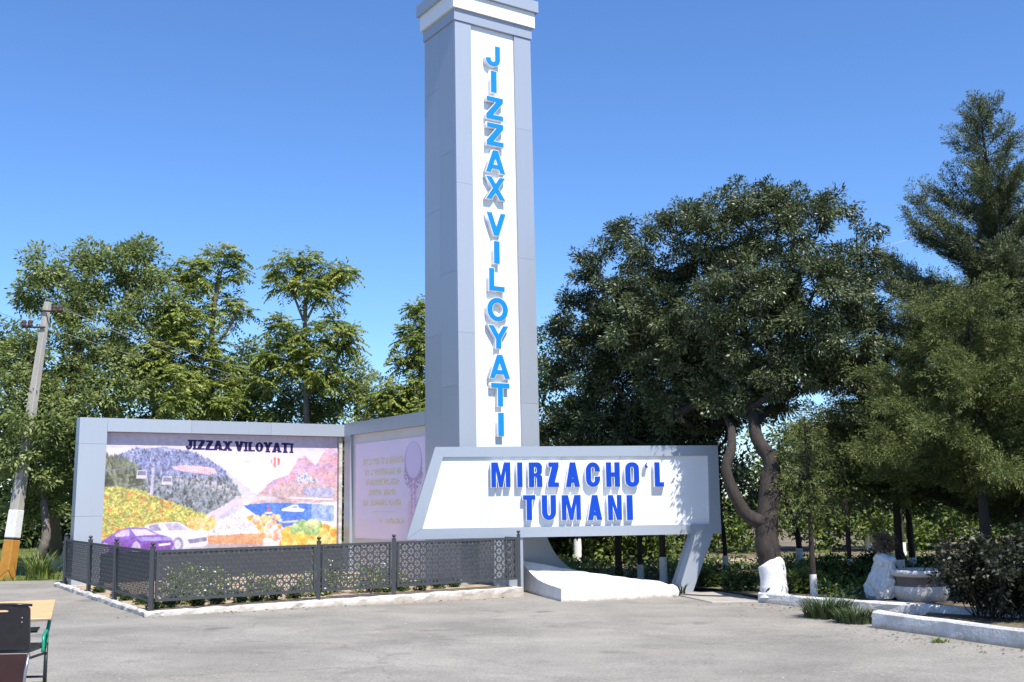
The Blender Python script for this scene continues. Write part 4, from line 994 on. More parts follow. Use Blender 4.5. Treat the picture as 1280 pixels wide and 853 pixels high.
park_tree('park tree with crooked dark trunk seen below the middle of the sign board', (2.29, 24.10, -0.05), .12, 2.1, [(2.29, 24.00, 2.79, 1.1), (1.75, 24.20, 2.09, .8), (3.07, 24.00, 2.24, .9), (2.71, 24.40, 3.53, 1.1)], 42, r0=.13, leafm='lf_big', white=None)
park_tree('straight thin park tree seen under the right half of the sign board', (2.70, 23.54, -0.05), .03, 2.2, [(3.30, 23.60, 2.75, 1.0), (3.77, 23.40, 2.05, .8)], 43, r0=.09, leafm='lf_big', white=.3)
park_tree('slender whitewashed park tree just left of the raked leg', (3.06, 22.57, -0.05), .02, 2.0, [(3.50, 22.60, 2.70, .9)], 44, r0=.1, leafm='lf_big', white=.5)
park_tree('small whitewashed park tree just right of the raked leg', (4.56, 23.67, -0.05), -.05, 2.1, [(4.59, 23.60, 2.21, .75), (4.26, 23.40, 1.36, .5), (4.92, 23.60, 1.69, .5)], 45, r0=.08, white=.45, leafm='lf_big')
park_tree('park tree with short whitewashed foot behind the big forked trunk on its right', (6.67, 25.63, -0.05), -.2, 2.3, [(6.59, 25.60, 2.24, .9), (7.39, 25.80, 1.85, .8), (6.92, 26.00, 2.82, .8)], 46, r0=.11, white=.5)
park_tree('park tree with leaning trunk behind the slim young juniper', (6.43, 20.97, -0.05), .02, 2.4, [(6.56, 21.20, 2.13, .6), (7.13, 21.40, 2.60, .6)], 47, r0=.075, white=.5)
park_tree('dark park tree with whitewashed foot behind the round concrete planter', (8.68, 23.87, -0.05), 0, 2.6, [(9.01, 24.00, 1.99, .9), (9.67, 24.00, 2.51, .9), (8.55, 24.20, 2.00, .8)], 48, r0=.11, white=.35)
park_tree('distant park tree with whitewashed trunk between the white stump and the planter', (9.86, 27.78, -0.05), .1, 3.0, [(9.71, 28.00, 2.46, 1.1), (10.36, 28.00, 2.87, 1.0)], 49, r0=.14, white=.5)
rgT = np.random.default_rng(77)
for i, (x, y, h, r, lab) in enumerate([(4.0, 33, 3.6, 1.8, 'leafy park tree across the dirt path behind the big trunk'), (11.0, 34, 3.9, 2.0, 'broad park tree beyond the dirt path behind the junipers'), (17.0, 33.5, 4.4, 2.0, 'park tree beyond the dirt path at the far right'), (-.5, 36, 3.9, 1.9, 'park tree far behind the stele, past the vine bank'), (14.0, 27.0, 4.6, 1.8, 'park tree right behind the tall pointed conifer')]):
    L3 = [(x+rgT.normal()*.9, y+rgT.normal()*.5, h-.9+rgT.normal()*.5, r*(.55+.3*rgT.random())) for _ in range(6)]
    park_tree(lab, (x, y, -.05), .1, h*.55, L3, 60+i, r0=.13, n=60)

# vine-covered bank behind the park, too dense to count
rg = np.random.default_rng(5); k = 2400
X = rg.uniform(-4, 34, k); Y = 32.9+rg.random(k)*3.4+X*.04; Hh = 1.5+.5*np.sin(X*.9)+.4*np.sin(X*2.3+1)
X[:700] = rg.uniform(-3, 4.2, 700); Y[:700] = 28.6+rg.random(700)*3
C = np.stack([X, Y, rg.random(k)**.7*Hh*(1+.12*np.maximum(0, Y-33.5))], -1); O = unit(np.stack([np.zeros(k), -np.ones(k), np.full(k, .5)], -1))
Q, t = cloud(rg, C, O, 34, .34, .17, .10, up=.5)
tag(leaf_obj('vine_bank', Q, t, M['lf_hedge'], None, (0, 0, 0)), 'sunlit bank of dense climbing greenery behind the park trees', 'greenery', kind='stuff')
k = 2600; X = np.concatenate([rg.uniform(-60, -4, 1500), rg.uniform(-8, 70, 1100)]); Y = np.where(X < -6, 44, 58)+rg.random(k)*5; Z = rg.random(k)*np.where(X < -4, 4.6, 5.2)
C = np.stack([X, Y, Z], -1); O = np.tile(np.array([[0, -.8, .6]]), (k, 1))
Q, t = cloud(rg, C, O, 34, .8, .34, .2)
tag(leaf_obj('far_thicket', Q, t, M['lf_far'], None, (0, 0, 0)), 'far mass of trees closing the view behind the park', 'thicket', kind='stuff')

# ---------------------------------------------------------------- trees behind the banner walls
plant_tree('broadleaf_tree', 'tall broad green tree behind the utility pole at the far left', 'tree', (-12.46, 29.78, -0.04),
    [(-12.46, 29.78, -0.04), (-12.17, 28.60, 1.52), (-12.10, 28.40, 2.77), (-11.82, 28.40, 4.46), (-11.66, 28.60, 5.99)], .19, .12,
    [[(-11.90, 28.40, 3.82), (-12.61, 28.40, 5.33), (-12.58, 28.60, 7.10)], [(-11.74, 28.40, 4.88), (-10.88, 28.80, 6.23), (-10.46, 29.00, 7.82)], [(-12.09, 28.40, 2.56), (-12.77, 28.00, 3.60), (-13.27, 27.80, 4.84)]],
    [(-12.76, 28.80, 8.14, .75), (-13.03, 28.60, 7.44, .55), (-12.25, 28.60, 7.20, .8), (-11.46, 29.00, 7.94, .95), (-10.55, 29.20, 8.20, .9), (-9.99, 29.00, 7.03, .9), (-11.13, 28.60, 6.42, 1.2), (-12.13, 28.00, 5.48, 1.1), (-13.30, 28.00, 5.71, .9), (-12.65, 27.20, 4.36, 1.1), (-11.38, 27.60, 4.27, 1.1), (-10.46, 28.40, 4.87, 1.2), (-12.89, 27.20, 3.14, .9), (-11.88, 27.00, 3.02, .85), (-11.13, 27.60, 3.14, .9), (-12.41, 27.40, 1.94, .7), (-11.82, 28.40, 2.04, .7), (-13.75, 28.00, 6.14, .6), (-10.09, 29.40, 5.86, 1.0), (-11.68, 29.20, 8.56, .5), (-10.35, 29.20, 8.77, .45)],
    'lf_left', 'barkgrey', 71, per=44, leaf=(72, .28, .125, .062), white=.55, lo=.3, jit=.38, up=.8)
plant_tree('broadleaf_tree', 'small tree with bent whitewashed trunk beside the utility pole', 'tree', (-11.93, 27.19, -0.04),
    [(-11.93, 27.19, -0.04), (-11.67, 26.90, 0.56), (-11.58, 26.90, 0.94), (-11.69, 27.00, 1.53), (-11.86, 27.00, 2.52)], .13, .08, [],
    [(-11.78, 26.60, 2.51, .6), (-11.69, 26.00, 3.94, .5), (-11.32, 26.20, 3.46, .45), (-12.03, 26.00, 3.07, .5), (-11.66, 27.10, 1.73, .4), (-12.21, 27.00, 1.54, .5), (-11.80, 27.00, 3.32, .6)], 'lf_left', 'barkgrey', 72, per=40, leaf=(60, .26, .12, .055), white=.45, jit=.38, up=.8)
plant_tree('tree_of_heaven', 'yellow-green tree with feathery drooping leaves behind the left part of the banner wall', 'tree', (-8.39, 30.00, 0.37),
    [(-8.39, 30.00, 0.28), (-8.47, 30.00, 3.22), (-8.49, 30.00, 5.24), (-8.49, 30.00, 6.84), (-8.32, 30.00, 8.23)], .13, .06,
    [[(-8.49, 30.00, 5.24), (-9.28, 29.60, 6.33), (-9.47, 29.40, 7.20)], [(-8.48, 30.00, 5.92), (-7.83, 30.00, 6.94), (-7.73, 30.00, 7.52)], [(-8.49, 30.00, 3.89), (-9.33, 29.20, 4.94), (-9.72, 29.00, 5.58)]],
    [(-8.33, 30.00, 8.58, .5), (-7.86, 30.00, 8.10, .4), (-8.94, 29.80, 8.08, .7), (-9.55, 29.60, 7.93, .5), (-9.13, 29.40, 7.09, .8), (-8.12, 30.20, 7.22, .6), (-9.72, 29.20, 6.72, .5), (-8.92, 29.20, 6.04, .85), (-9.55, 28.80, 5.55, .65), (-8.42, 30.20, 5.60, .8), (-9.19, 28.80, 4.68, .9), (-8.27, 29.40, 4.39, .8), (-7.78, 30.40, 5.28, .6)],
    'lf_ail', 'barkgrey', 73, per=26, leaf=(9, .5, 8, .17, .056), kind='fronds', lo=.15, rlimb=.35)
plant_tree('tree_of_heaven', 'slender feathery tree with a separate top tuft behind the right of the banner wall', 'tree', (-5.69, 30.00, 0.33),
    [(-5.66, 30.00, 0.24), (-5.75, 30.00, 3.18), (-5.83, 30.00, 5.20), (-5.87, 30.00, 6.80), (-5.82, 30.00, 7.96)], .11, .05,
    [[(-5.87, 30.00, 6.69), (-6.25, 30.00, 7.62), (-6.51, 29.80, 8.16)], [(-5.87, 30.00, 6.69), (-5.41, 30.00, 7.61), (-5.05, 30.00, 8.07)], [(-5.79, 30.00, 4.52), (-4.97, 30.00, 5.65), (-4.57, 30.00, 6.33)]],
    [(-5.83, 30.00, 8.43, .42), (-6.42, 29.80, 8.25, .42), (-5.18, 30.00, 8.18, .48), (-5.92, 29.80, 7.69, .5), (-6.53, 29.70, 7.72, .25), (-4.73, 30.00, 8.22, .22), (-5.27, 30.00, 7.53, .35),
     (-6.53, 29.80, 6.44, .5), (-5.70, 29.60, 6.17, .6), (-4.87, 30.00, 6.44, .6), (-4.48, 30.00, 6.05, .35), (-6.24, 29.60, 5.50, .6), (-5.28, 29.80, 5.40, .65), (-6.58, 29.60, 5.84, .45), (-6.79, 29.60, 5.17, .4)],
    'lf_ail', 'barkgrey', 74, per=36, leaf=(9, .46, 8, .16, .054), kind='fronds', lo=.15, rlimb=.35)
plant_tree('broadleaf_tree', 'dense low tree filling the middle above the banner wall', 'tree', (-7.13, 31.00, 0.30),
    [(-7.13, 31.00, 0.21), (-7.28, 31.00, 2.33), (-7.56, 31.00, 4.18)], .13, .09, [],
    [(-8.03, 31.40, 5.16, .9), (-7.74, 31.60, 6.13, .7), (-6.98, 31.00, 4.63, 1.0), (-8.13, 31.00, 4.18, .9), (-6.17, 31.00, 4.39, .9), (-7.11, 30.60, 3.68, 1.0), (-8.82, 31.00, 3.96, .9), (-5.70, 31.60, 4.67, .7)], 'lf_left', 'barkgrey', 75, per=40, leaf=(64, .28, .125, .06), lo=.3, jit=.38, up=.8)
plant_tree('broadleaf_tree', 'low mixed green tree just left of the stele above the wall corner', 'tree', (-4.29, 31.00, 0.27),
    [(-4.29, 31.00, 0.18), (-4.42, 31.00, 2.52), (-4.55, 31.00, 4.37)], .12, .07, [],
    [(-4.49, 31.40, 5.35, .6), (-4.90, 31.00, 4.72, .75), (-3.97, 31.00, 4.71, .75), (-4.60, 30.60, 3.99, .8), (-3.50, 31.00, 4.24, .7), (-5.58, 31.00, 4.03, .7), (-2.81, 31.00, 4.11, .7), (-3.67, 30.50, 3.63, .8), (-5.05, 31.20, 5.45, .4)], 'lf_left', 'barkgrey', 76, per=36, leaf=(60, .28, .125, .058), lo=.3, jit=.38, up=.8)
plant_tree('tree_of_heaven', 'narrow yellow-green tree half hidden behind the left side of the stele', 'tree', (-2.50, 30.00, 0.29),
    [(-2.45, 30.00, 0.20), (-2.49, 30.00, 3.14), (-2.58, 30.00, 4.93), (-2.63, 30.00, 6.53)], .1, .05, [],
    [(-2.72, 30.00, 6.94, .42), (-2.26, 30.00, 7.10, .5), (-2.88, 29.80, 6.27, .4), (-2.49, 30.00, 6.07, .6), (-2.83, 29.80, 5.48, .42), (-2.47, 29.80, 5.02, .6), (-3.01, 29.60, 4.45, .6), (-3.54, 29.40, 4.33, .5), (-2.57, 29.60, 4.11, .7), (-1.81, 30.00, 5.83, .8)], 'lf_ail', 'barkgrey', 77, per=34, leaf=(9, .46, 8, .16, .054), kind='fronds', lo=.15)
plant_tree('broadleaf_tree', 'tree at the back between the pole and the feathery trees', 'tree', (-10.98, 33.00, 0.26),
    [(-10.97, 33.00, 0.16), (-11.06, 33.00, 2.42), (-11.02, 33.00, 4.87)], .16, .1, [],
    [(-11.27, 32.00, 4.30, 1.1), (-10.67, 33.00, 5.61, 1.1), (-9.83, 32.40, 4.07, 1.1), (-12.44, 32.00, 3.84, 1.0), (-10.98, 32.00, 3.11, 1.0), (-11.93, 33.00, 6.13, 1.0), (-14.33, 33.00, 4.42, 1.3), (-15.54, 33.00, 3.95, 1.3)], 'lf_left', 'barkgrey', 78, per=28, leaf=(56, .32, .14, .07), lo=.3, jit=.38, up=.8)

# ---------------------------------------------------------------- utility pole and wires
pb = np.array((-12.14, 26.11, 0.00)); pt_ = np.array((-11.70, 26.60, 6.76))
UP = empty('utility_pole', tuple(pb)); tag(UP, 'leaning concrete utility pole with white and ochre painted foot at the left', 'utility pole')
ax = pt_-pb; Lp = np.linalg.norm(ax); axn = ax/Lp; ry = unit(np.cross(np.array([0, 0, 1.]), axn)); qx = np.array([.93, -.36, 0]); qx = unit(qx-axn*(qx@axn)); qy = np.cross(axn, qx)
def pole_seg(name, s0, s1, w0, w1, m, off=0.0):
    P = []
    for s, w in ((s0, w0), (s1, w1)):
        c = axn*Lp*s
        P.append([tuple(c+qx*a*(w+off)+qy*b*(w*.8+off)) for a, b in ((-1, -1), (1, -1), (1, 1), (-1, 1))])
    return hexa(name, P[0], P[1], M[m], UP, bevel=.012)
wf = lambda s: .15-.075*s
pole_seg('shaft', -.03, 1.0, wf(0), wf(1), 'pole')
pole_seg('ochre_band', -.025, .13, wf(-.025), wf(.13), 'poleyellow', .006)
pole_seg('black_band', .1305, .137, wf(.1305), wf(.137), 'black', .008)
pole_seg('white_band', .1375, .235, wf(.1375), wf(.235), 'whitewash', .006)
def ab(s, a, b=0.0): return tuple(axn*Lp*s+qx*a+qy*b)
tube('cross_arm', [ab(.965, -.1, -.1), ab(.955, .6, -.1)], .026, M['iron'], UP, 6)
tube('cross_arm', [ab(.905, -.6, -.1), ab(.90, .12, -.1)], .026, M['iron'], UP, 6)
ins = []
for s, a in ((.957, .36), (.956, .55), (.905, -.36), (.906, -.56)):
    o_ = lathe('insulator', [(.0, 0), (.06, .0), (.07, .05), (.045, .07), (.065, .10), (.05, .16), (.0, .18)], M['iron'], UP, seg=10); o_.location = ab(s, a, -.1); ins.append(pb+np.array(ab(s+.02, a, -.1)))
def wire(name, label, a, b, sag, r=.005, group='overhead wires'):
    a = np.array(a); b = np.array(b); s = np.linspace(0, 1, 26)[:, None]; P = a+(b-a)*s+np.array([0, 0, -4*sag])*(s*(1-s))
    o = tube(name, P-a, r, M['wire'], None, 5, cap=False); o.location = tuple(a); tag(o, label, 'wire', group)
far = [(-1.30, 34.00, 4.71), (-1.30, 34.00, 4.53), (-1.30, 34.00, 4.32)]
wire('power_wire', 'upper wire from the right insulators of the utility pole to behind the stele', ins[0], far[0], .5)
wire('power_wire', 'middle wire from the outer right insulator of the utility pole to behind the stele', ins[1], far[1], .75)
wire('power_wire', 'lowest wire from the left insulators of the utility pole to behind the stele', ins[2], far[2], .5)
wire('power_wire', 'wire leaving the utility pole to the upper left out of view', ins[3], (-14.13, 22.00, 7.28), .1)
wire('power_wire', 'single wire against the sky between the big tree and the tall conifer', (5.15, 26.00, 6.66), (15.29, 26.00, 9.50), .05, .007)
for a_, b_, l in (((4.81, 27.00, 3.80), (12.30, 27.00, 4.10), 'upper'), ((4.80, 27.00, 3.54), (12.28, 27.00, 3.84), 'middle'), ((4.79, 27.00, 3.28), (12.25, 27.00, 3.52), 'lower')):
    wire('power_wire', l + ' of the three wires seen behind the trunk of the big tree', a_, b_, .15, .007)

# ---------------------------------------------------------------- planting inside the fence
def shrub(name, label, base, r, h, seed, m='lf_box', n=26, k=26, leaf=(.035, .02), group=None, flowers=0, cat='shrub'):
    rg = np.random.default_rng(seed); S = empty(name, base); tag(S, label, cat, group)
    d = unit(rg.standard_normal((k, 3))); d[:, 2] = np.abs(d[:, 2])
    C = d*np.array([r, r, h])*(.55+.4*rg.random((k, 1)))+np.array([0, 0, h*.08])
    Q, t = cloud(rg, C, d, n, r*.38, leaf[0], leaf[1])
    leaf_obj('foliage', Q, t, M[m], S, (0, 0, 0))
    link('stems', tubes_mesh('stems', [(np.array([[0, 0, -.04], c*.5, c]), np.array([.012, .008, .004])*max(1, r*3)) for c in C[:12]], 4), M['bark'], S)
    if flowers:
        for i in range(flowers):
            a = C[rg.integers(k)]*1.12
            f = lathe('blossom', [(.0, 0), (.028, .008), (.038, .028), (.02, .036), (.0, .03)], M['petal'], S, seg=8, wob=.12, seed=seed+i); f.location = tuple(a)
    return S
side = {0: 'first', 1: 'second', 2: 'third', 3: 'fourth', 4: 'fifth', 5: 'sixth', 6: 'seventh'}
BOX = [(213, 758, .13), (247, 755, .10), (272, 753, .12), (298, 751, .11), (318, 750, .06), (345, 748.5, .11), (367, 747, .12)]
boxpos = [(-5.38, 17.13, 0.10), (-5.02, 17.34, 0.10), (-4.77, 17.57, 0.10), (-4.49, 17.80, 0.10), (-4.26, 17.91, 0.10), (-3.96, 18.15, 0.10), (-3.72, 18.41, 0.10)]
for i, (p, b) in enumerate(zip(boxpos, BOX)):
    shrub('box_shrub', side[i]+' little clipped bush from the fence corner under the longest pierced panel', p, b[2], b[2]*1.35, 100+i, group='small bushes along the fence')
boxpos2 = [(-2.26, 19.45, 0.10), (-2.02, 19.58, 0.10), (-1.71, 19.70, 0.10), (-1.42, 20.01, 0.10), (-1.13, 20.33, 0.10)]
for i, p in enumerate(boxpos2):
    shrub('box_shrub', ['little bush just left of the third front post', 'little bush just right of the third front post'][i] if i < 2 else side[i-2]+' little bush from the left under the panel nearest the stele, past the post', p, .11, .15, 120+i, group='small bushes along the fence')
for i, (f, o_) in enumerate(((.07, .16), (.2, .2), (.33, .15), (.46, .2), (.62, .15))):
    p = P3+E_*f-n30*o_
    shrub('box_shrub', side[i]+' little bush from the fence corner along the left side panels', (p.x, p.y, .09), .11, .14, 140+i, group='small bushes along the fence')
ROSE = [(.10, .9, .42), (.2, 1.25, .5), (.30, .8, .4), (.46, 1.0, .42), (.53, 1.3, .45), (.60, .8, .4), (.70, 1.2, .4), (.22, 2.4, .45), (.24, 3.6, .45)]
for i, (f, o_, h) in enumerate(ROSE):
    p = P3+D*f-n36*o_
    shrub('rose_bush', (side.get(i, 'far')+' white flowering rose bush from the fence corner inside the bed') if i < 7 else ['white flowering rose bush near the left side panels', 'white flowering rose bush deep in the bed by the left side panels'][i-7], (p.x, p.y, .09), h*.8, h*1.1, 160+i, m='lf_left', n=24, k=34, leaf=(.06, .035), group='rose bushes in the bed', flowers=10, cat='bush')

# ---------------------------------------------------------------- roadside plants on the right
def tuft(name, label, base, n, h, spread, seed, m, group=None, wid=.012, parent_kind=None):
    rg = np.random.default_rng(seed); S = empty(name, base); tag(S, label, 'grass', group)
    a = rg.random(n)*6.28; r = spread*rg.random(n)**.5; p = np.stack([np.cos(a)*r, np.sin(a)*r, np.full(n, -.03)], -1)
    V, F, t = [], [], []
    out = np.stack([np.cos(a), np.sin(a), np.zeros(n)], -1)+rg.standard_normal((n, 3))*.4; out[:, 2] = 0
    H = h*(.5+.6*rg.random(n)); segs = 4; sd = unit(np.cross(out, np.array([0, 0, 1.])))*wid
    rows = []
    for j in range(segs+1):
        s = j/segs; c = p+np.array([0, 0, 1.])*(H*(s-.25*s*s))[:, None]+out*(H*.5*s*s)[:, None]; w = (1-s)**.6+.03
        rows.append(np.stack([c-sd*w, c+sd*w], 1))
    A = np.stack(rows, 1).reshape(n, -1, 3); V = A.reshape(-1, 3); o = np.arange(n)[:, None, None]*(2*(segs+1)); q = np.array([[2*j, 2*j+1, 2*j+3, 2*j+2] for j in range(segs)])[None]
    F = (o+q).reshape(-1, 4); tt = np.repeat(np.clip(rg.normal(.5, .22, n), 0, 1), 2*(segs+1))
    link('blades', np_mesh('blades', V, F, tt), M[m], S); return S
tuft('grass_tuft', 'dark grass clump growing at the kerb before the slim young juniper', (4.65, 16.39, -0.10), 420, .40, .34, 201, 'lf_grassdark')
tuft('grass_tuft', 'dark grass clump where the nearer white kerb begins', (4.85, 15.72, -0.10), 300, .30, .28, 202, 'lf_grassdark')
tuft('grass_tuft', 'pale spiky grass clump beside the whitewashed trees at the left', (-11.27, 25.94, 0.00), 160, .85, .3, 203, 'lf_grass', wid=.016)
tuft('grass_tuft', 'small green weed at the foot of the nearer kerb', (5.17, 13.49, -0.10), 40, .09, .1, 204, 'lf_grass')
tuft('grass_tuft', 'thin weed growing at the foot of the raked leg', (3.14, 20.66, -0.10), 26, .3, .05, 205, 'lf_grassdark')
# ground cover behind the kerb
rg = np.random.default_rng(9); k = 3600
X = rg.uniform(.2, 22, k); Y = rg.uniform(16.5, 29, k)
line = np.maximum(18.95-(X-4.2)*1.18, np.where(X < 3.9, 22.6, 0)); ok = (Y > line+.3) & (np.sin(X*1.7+Y)*np.cos(Y*1.3-X*.6) > -.25) & ~((Y > 28) & (Y < 30.6)); X, Y = X[ok], Y[ok]; k = len(X)
ok2 = (Y > 22) | (X > 4.5); X, Y = X[ok2], Y[ok2]; k = len(X)
ok3 = ~((X > 5.6) & (X < 7.6) & (Y < 18.4)); X, Y = X[ok3], Y[ok3]; k = len(X)
C = np.stack([X, Y, .04+.12*rg.random(k)], -1); O = np.tile(np.array([[0, -.3, .9]]), (k, 1))
Q, t = cloud(rg, C, O, 22, .2, .10, .045, flat=.6)
tag(leaf_obj('ground_cover', Q, t, M['lf_hedge'], None, (0, 0, 0)), 'patchy low weeds covering the ground under the park trees', 'weeds', kind='stuff')
k = 7000; X = rg.uniform(-40, -6, k); Y = 24.7+rg.random(k)**1.5*22; n0 = unit(rg.standard_normal((k, 3))*np.array([.35, .35, .1])+np.array([0, 0, 1.]))
Q = leaf_quads(np.stack([X, Y, np.full(k, -.05)], -1), n0, unit(rg.standard_normal((k, 3))), .16*(.5+rg.random(k)), np.full(k, .03))
tag(leaf_obj('meadow_grass', Q, np.clip(rg.normal(.55, .2, k), 0, 1), M['lf_grass'], None, (0, 0, 0)), 'sunlit grass under the trees at the left', 'grass', kind='stuff')
for i, (p, r, h, lab) in enumerate([((6.25, 20.62, -0.05), .38, .55, 'low green shrub behind the kerb left of the white stump'), ((6.35, 21.99, -0.05), .35, .5, 'low green shrub behind the slim young juniper trunk'), ((4.18, 20.42, -0.05), .3, .34, 'low shrub between the raked leg and the big trunk'), ((3.81, 21.41, -0.05), .28, .3, 'low shrub right behind the raked leg'), ((5.19, 19.74, -0.05), .22, .3, 'low weedy shrub at the kerb right of the big trunk'), ((8.78, 22.87, -0.05), .5, .5, 'green shrub behind the round planter'), ((8.08, 24.78, -0.05), .4, .45, 'green shrub in the shade behind the white stump')]):
    shrub('low_shrub', lab, p, r, h, 220+i, m='lf_far', n=34, k=36, leaf=(.08, .045), group='low shrubs behind the kerb')

# dark half-bare bush at the right edge
rg = np.random.default_rng(12); bb = np.array((7.2, 15.3, -.05)); S = empty('dark_bush', tuple(bb)); tag(S, 'very dark twiggy bush behind the nearer white kerb at the right edge', 'bush')
paths, C = [], []
for i in range(210):
    st = np.array([rg.uniform(-.75, 1.5), rg.uniform(-.45, .5), 0]); d = unit(np.array([rg.normal()*.4-.1, rg.normal()*.4, 1.0])); L_ = .45+.75*rg.random()*(.55+.45*min(1, max(0, (st[0]+.9))))
    q = np.linspace(0, 1, 5)[:, None]; P = st+d*L_*q+np.cumsum(rg.standard_normal((5, 3))*.025, 0)
    paths.append((P, np.linspace(.009, .003, 5)))
    for _ in range(2):
        e = P[4 if rg.random() < .6 else 3]; d2 = unit(d+rg.standard_normal(3)*.6); paths.append((np.array([P[2+rg.integers(2)], e+d2*.12, e+d2*.25]), np.array([.005, .004, .002]))); C.append(e+d2*.22)
    C += [P[4], P[3], P[2]]
link('twigs', tubes_mesh('twigs', [(p, r) for p, r in paths], 4), M['bark'], S)
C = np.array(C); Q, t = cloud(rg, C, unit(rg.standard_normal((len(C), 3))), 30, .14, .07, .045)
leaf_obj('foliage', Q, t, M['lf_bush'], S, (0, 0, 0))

# gnarled white stump with dry twigs
sb = (6.11, 18.34, -0.05); S = empty('gnarled_stump', sb); tag(S, 'gnarled whitewashed stump topped with a brown tuft of dry twigs', 'stump')
rg = np.random.default_rng(15); bm = bmesh.new(); bmesh.ops.create_icosphere(bm, subdivisions=4, radius=1.0)
for v in bm.verts:
    z = v.co.z; h = (z+1)/2*.82
    r = .29-.13*smooth01(h/.75)+.02*smooth01((h-.6)/.15); a = v.co.xy.normalized() if v.co.xy.length > 1e-4 else Vector((0, 0))
    r *= min(1, (1-abs(z)**8)+.02) if abs(z) > .5 else 1
    q = Vector((a.x*r, a.y*r, h)); r *= 1+.22*mnoise.noise(q*5+Vector((3, 1, 7)))+.22*mnoise.noise(q*14)+.16*mnoise.noise(q*30)
    v.co = (a.x*r+.12*h+.05*mnoise.noise(q*4), a.y*r, h-.04+.05*mnoise.noise(q*9+Vector((5, 5, 5))))
bmesh_obj('stump', bm, M['whitewash'], S, smooth=False)
kk = 90; d = unit(rg.standard_normal((kk, 3))); C = d*np.array([.17, .17, .17])*rg.random((kk, 1))**.4+np.array([.08, 0, .93])
Q, t = cloud(rg, C, d, 30, .06, .07, .012, jit=1.0); leaf_obj('dry_twigs', Q, t, M['deadtwig'], S, (0, 0, 0))

# round concrete planter
RP = empty('round_planter', (6.69, 18.11, -0.05)); tag(RP, 'round whitewashed concrete planter with a brown band behind the kerb', 'planter')
lathe('lower_ring', [(.34, -.05), (.42, .05), (.45, .16), (.43, .235)], M['kerbpaint'], RP, 36, .006, 3)
lathe('brown_band', [(.425, .236), (.40, .3), (.41, .385)], M['rust'], RP, 36, .005, 4)
lathe('rim', [(.415, .386), (.47, .41), (.48, .475), (.45, .495), (.38, .49), (.36, .44)], M['kerbpaint'], RP, 36, .006, 5)
lathe('soil', [(.365, .445), (.2, .46), (.0, .465)], M['soil'], RP, 24, .004, 6)
tube('stake', [(.02, .4, .1), (.0, .45, .5), (-.17, .6, 1.05)], .018, M['bark'], None, 6)
st = bpy.data.objects['stake']; st.name = 'wooden_stake'; st.location = RP.location; tag(st, 'thin dark slanted stake behind the round planter', 'stake')

# ---------------------------------------------------------------- school desk and chair, lower left
DK = empty('school_desk', (-4.72, 9.64, .02), R(20)); tag(DK, 'school desk with pale wooden sloping top and green tube legs at the lower left', 'desk')
hexa('desk_top', [(-.62, -.26, .665), (.615, -.26, .665), (.615, .27, .78), (-.62, .27, .78)], [(-.62, -.265, .685), (.615, -.265, .685), (.615, .265, .80), (-.62, .265, .80)], M['desk'], DK, bevel=.004)
for sx in (.605, -.58):
    tube('leg', [(sx*.99, .10, .745), (sx*.98, -.02, .68), (sx*.97, -.12, .60), (sx*.96, -.18, .55), (sx*.96, -.19, .45), (sx*.96, -.19, .0)], .0165, M['green'], DK, 10)
    tube('brace', catmull([(sx*.96, -.19, .53), (sx*.96, -.24, .572), (sx*.95, -.34, .575), (sx*.94, -.42, .53), (sx*.94, -.44, .42)], 5), .014, M['green'], DK, 8)
    tube('foot_rail', [(sx*.96, -.32, .03), (sx*.96, .28, .03)], .015, M['darktube'], DK, 8)
box('under_shelf', -.55, .50, -.16, .2, .555, .568, M['blackplastic'], DK)
CH = empty('school_chair', (-4.27, 9.35, .02), R(3)); tag(CH, 'dark chair with its slotted black back to the viewer at the lower left corner', 'chair')
# the back: curved plate with a hand slot
bw = .215; pts = []
me = fill_mesh('backrest', [rrect(-bw, bw, .475, .835, .045, .04), rrect(-.055, .055, .785, .802, .03, .0084)[::-1]], .022)
bm = bmesh.new(); bm.from_mesh(me); bmesh.ops.subdivide_edges(bm, edges=bm.edges[:], cuts=2, use_grid_fill=True); bm.to_mesh(me); bm.free()
me.transform(Matrix.Rotation(math.pi/2, 4, 'X'))
for v in me.vertices: v.co.y += -.20 + .55*v.co.x*v.co.x*1.3 - .12*(v.co.z-.475)
link('backrest', me, M['blackplastic'], CH)
tube('back_lip', [(-bw-.004, -.215, .838), (-bw*.5, -.243, .846), (0, -.25, .848), (bw*.5, -.243, .846), (bw+.02, -.215, .836)], .011, M['blackplastic'], CH, 8)
for sx in (.165, ):
    for z in (.735, .70):
        o_ = lathe('rivet', [(.0, .004), (.006, .003), (.007, 0)], M['chrome'], CH, 10); o_.rotation_euler = (math.pi/2, 0, 0); o_.location = (sx, -.238-.0*z+.0, z)
hexa('seat', [(-.21, -.19, .445), (.22, -.19, .445), (.235, .2, .455), (-.225, .2, .455)], [(-.21, -.19, .475), (.22, -.19, .475), (.235, .2, .485), (-.225, .2, .485)], M['blackplastic'], CH, bevel=.01, seg=2)
box('rear_skirt', -.205, .2, -.2, -.188, .10, .44, M['maroon'], CH)
for sx in (-1, 1):
    tube('leg', [(sx*.21, -.17, .44), (sx*.2, -.2, .3), (sx*.19, -.235, .0)], .0125, M['chrome'], CH, 9); tube('leg', [(sx*.225, .17, .45), (sx*.225, .19, .0)], .0125, M['darktube'], CH, 9)
    tube('side_rail', [(sx*.205, -.18, .40), (sx*.225, .18, .40)], .011, M['darktube'], CH, 8)
tube('cross_rail', [(-.225, .18, .2), (.225, .18, .2)], .01, M['darktube'], CH, 8)

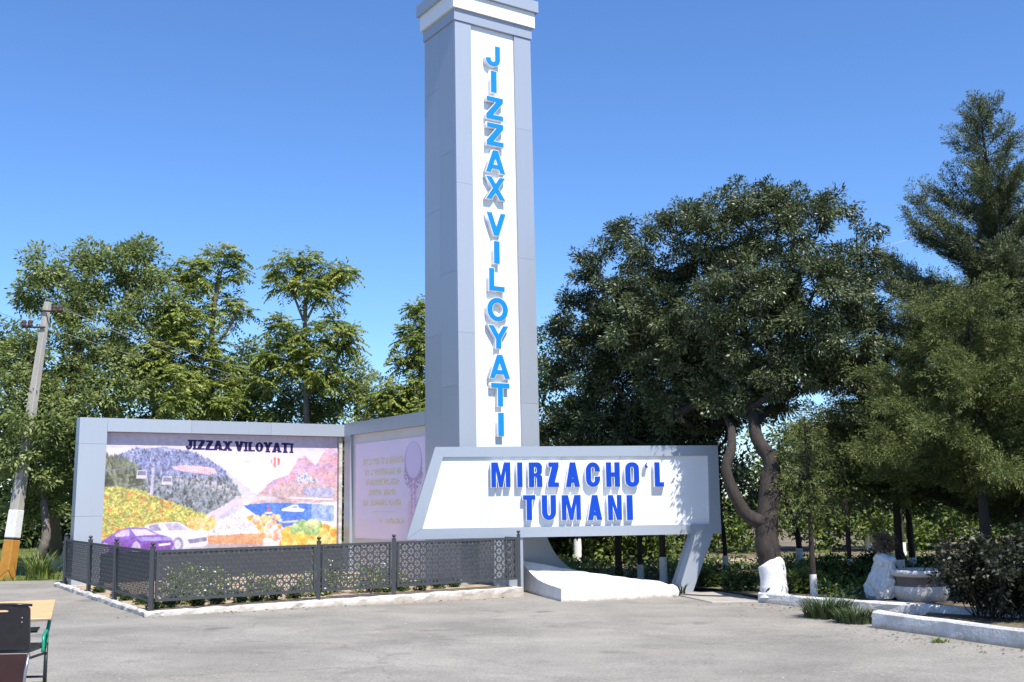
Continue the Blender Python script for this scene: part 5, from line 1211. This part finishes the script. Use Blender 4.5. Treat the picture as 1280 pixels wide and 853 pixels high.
# ---------------------------------------------------------------- loose grit on the asphalt
rg = np.random.default_rng(33); k = 900
X = rg.uniform(-8, 8, k); Y = rg.uniform(7.5, 20, k); ok = (Y < 15.8+.66*(X+5.3)) & (Y < 18.5-.0*X) & (X < 4.2+(18.7-Y)*.3) ; X, Y = X[ok], Y[ok]; k = len(X)
s = .004+.014*rg.random(k)**4; ang = rg.random(k)*6.28
Vb = np.array([[1, 0, 0], [-.5, .87, 0], [-.5, -.87, 0], [0, 0, .9]]); V = np.stack([np.cos(ang)[:, None]*Vb[None, :, 0]-np.sin(ang)[:, None]*Vb[None, :, 1], np.sin(ang)[:, None]*Vb[None, :, 0]+np.cos(ang)[:, None]*Vb[None, :, 1], np.tile(Vb[None, :, 2], (k, 1))], -1)*s[:, None, None]
V += np.stack([X, Y, np.array([gz(x)+.004 for x in X])], -1)[:, None]
F = (np.arange(k)[:, None, None]*4+np.array([[0, 1, 3], [1, 2, 3], [2, 0, 3]])[None]).reshape(-1, 3)
tag(link('grit', np_mesh('grit', V.reshape(-1, 3), F), M['concrete']), 'scattered small stones on the asphalt', 'grit', kind='stuff')

# fallen leaves along the kerbs
rg = np.random.default_rng(44); k = 420
tt = rg.random(k); seg = rg.integers(0, 3, k)
ends = [((4.1, 18.6), (6.2, 15.9)), ((4.8, 15.0), (7.6, 8.8)), ((-5.5, 16.2), (.1, 19.8))]
P = np.array([np.array(ends[q][0])*(1-u)+np.array(ends[q][1])*u for q, u in zip(seg, tt)])+np.stack([-np.abs(rg.normal(0, .35, k))-.03, -np.abs(rg.normal(0, .2, k))], -1)
Z = np.array([gz(x)+.008 for x in P[:, 0]]); a = rg.random(k)*6.28
Q = leaf_quads(np.column_stack([P, Z]), np.stack([np.cos(a), np.sin(a), .15*rg.random(k)], -1), unit(rg.standard_normal((k, 3))*.3+np.array([0, 0, 1.])), .035+.035*rg.random(k), .015+.02*rg.random(k))
tag(leaf_obj('fallen_leaves', Q, rg.random(k), M['deadtwig'], None, (0, 0, 0)), 'dry fallen leaves scattered along the kerbs', 'leaves', kind='stuff')
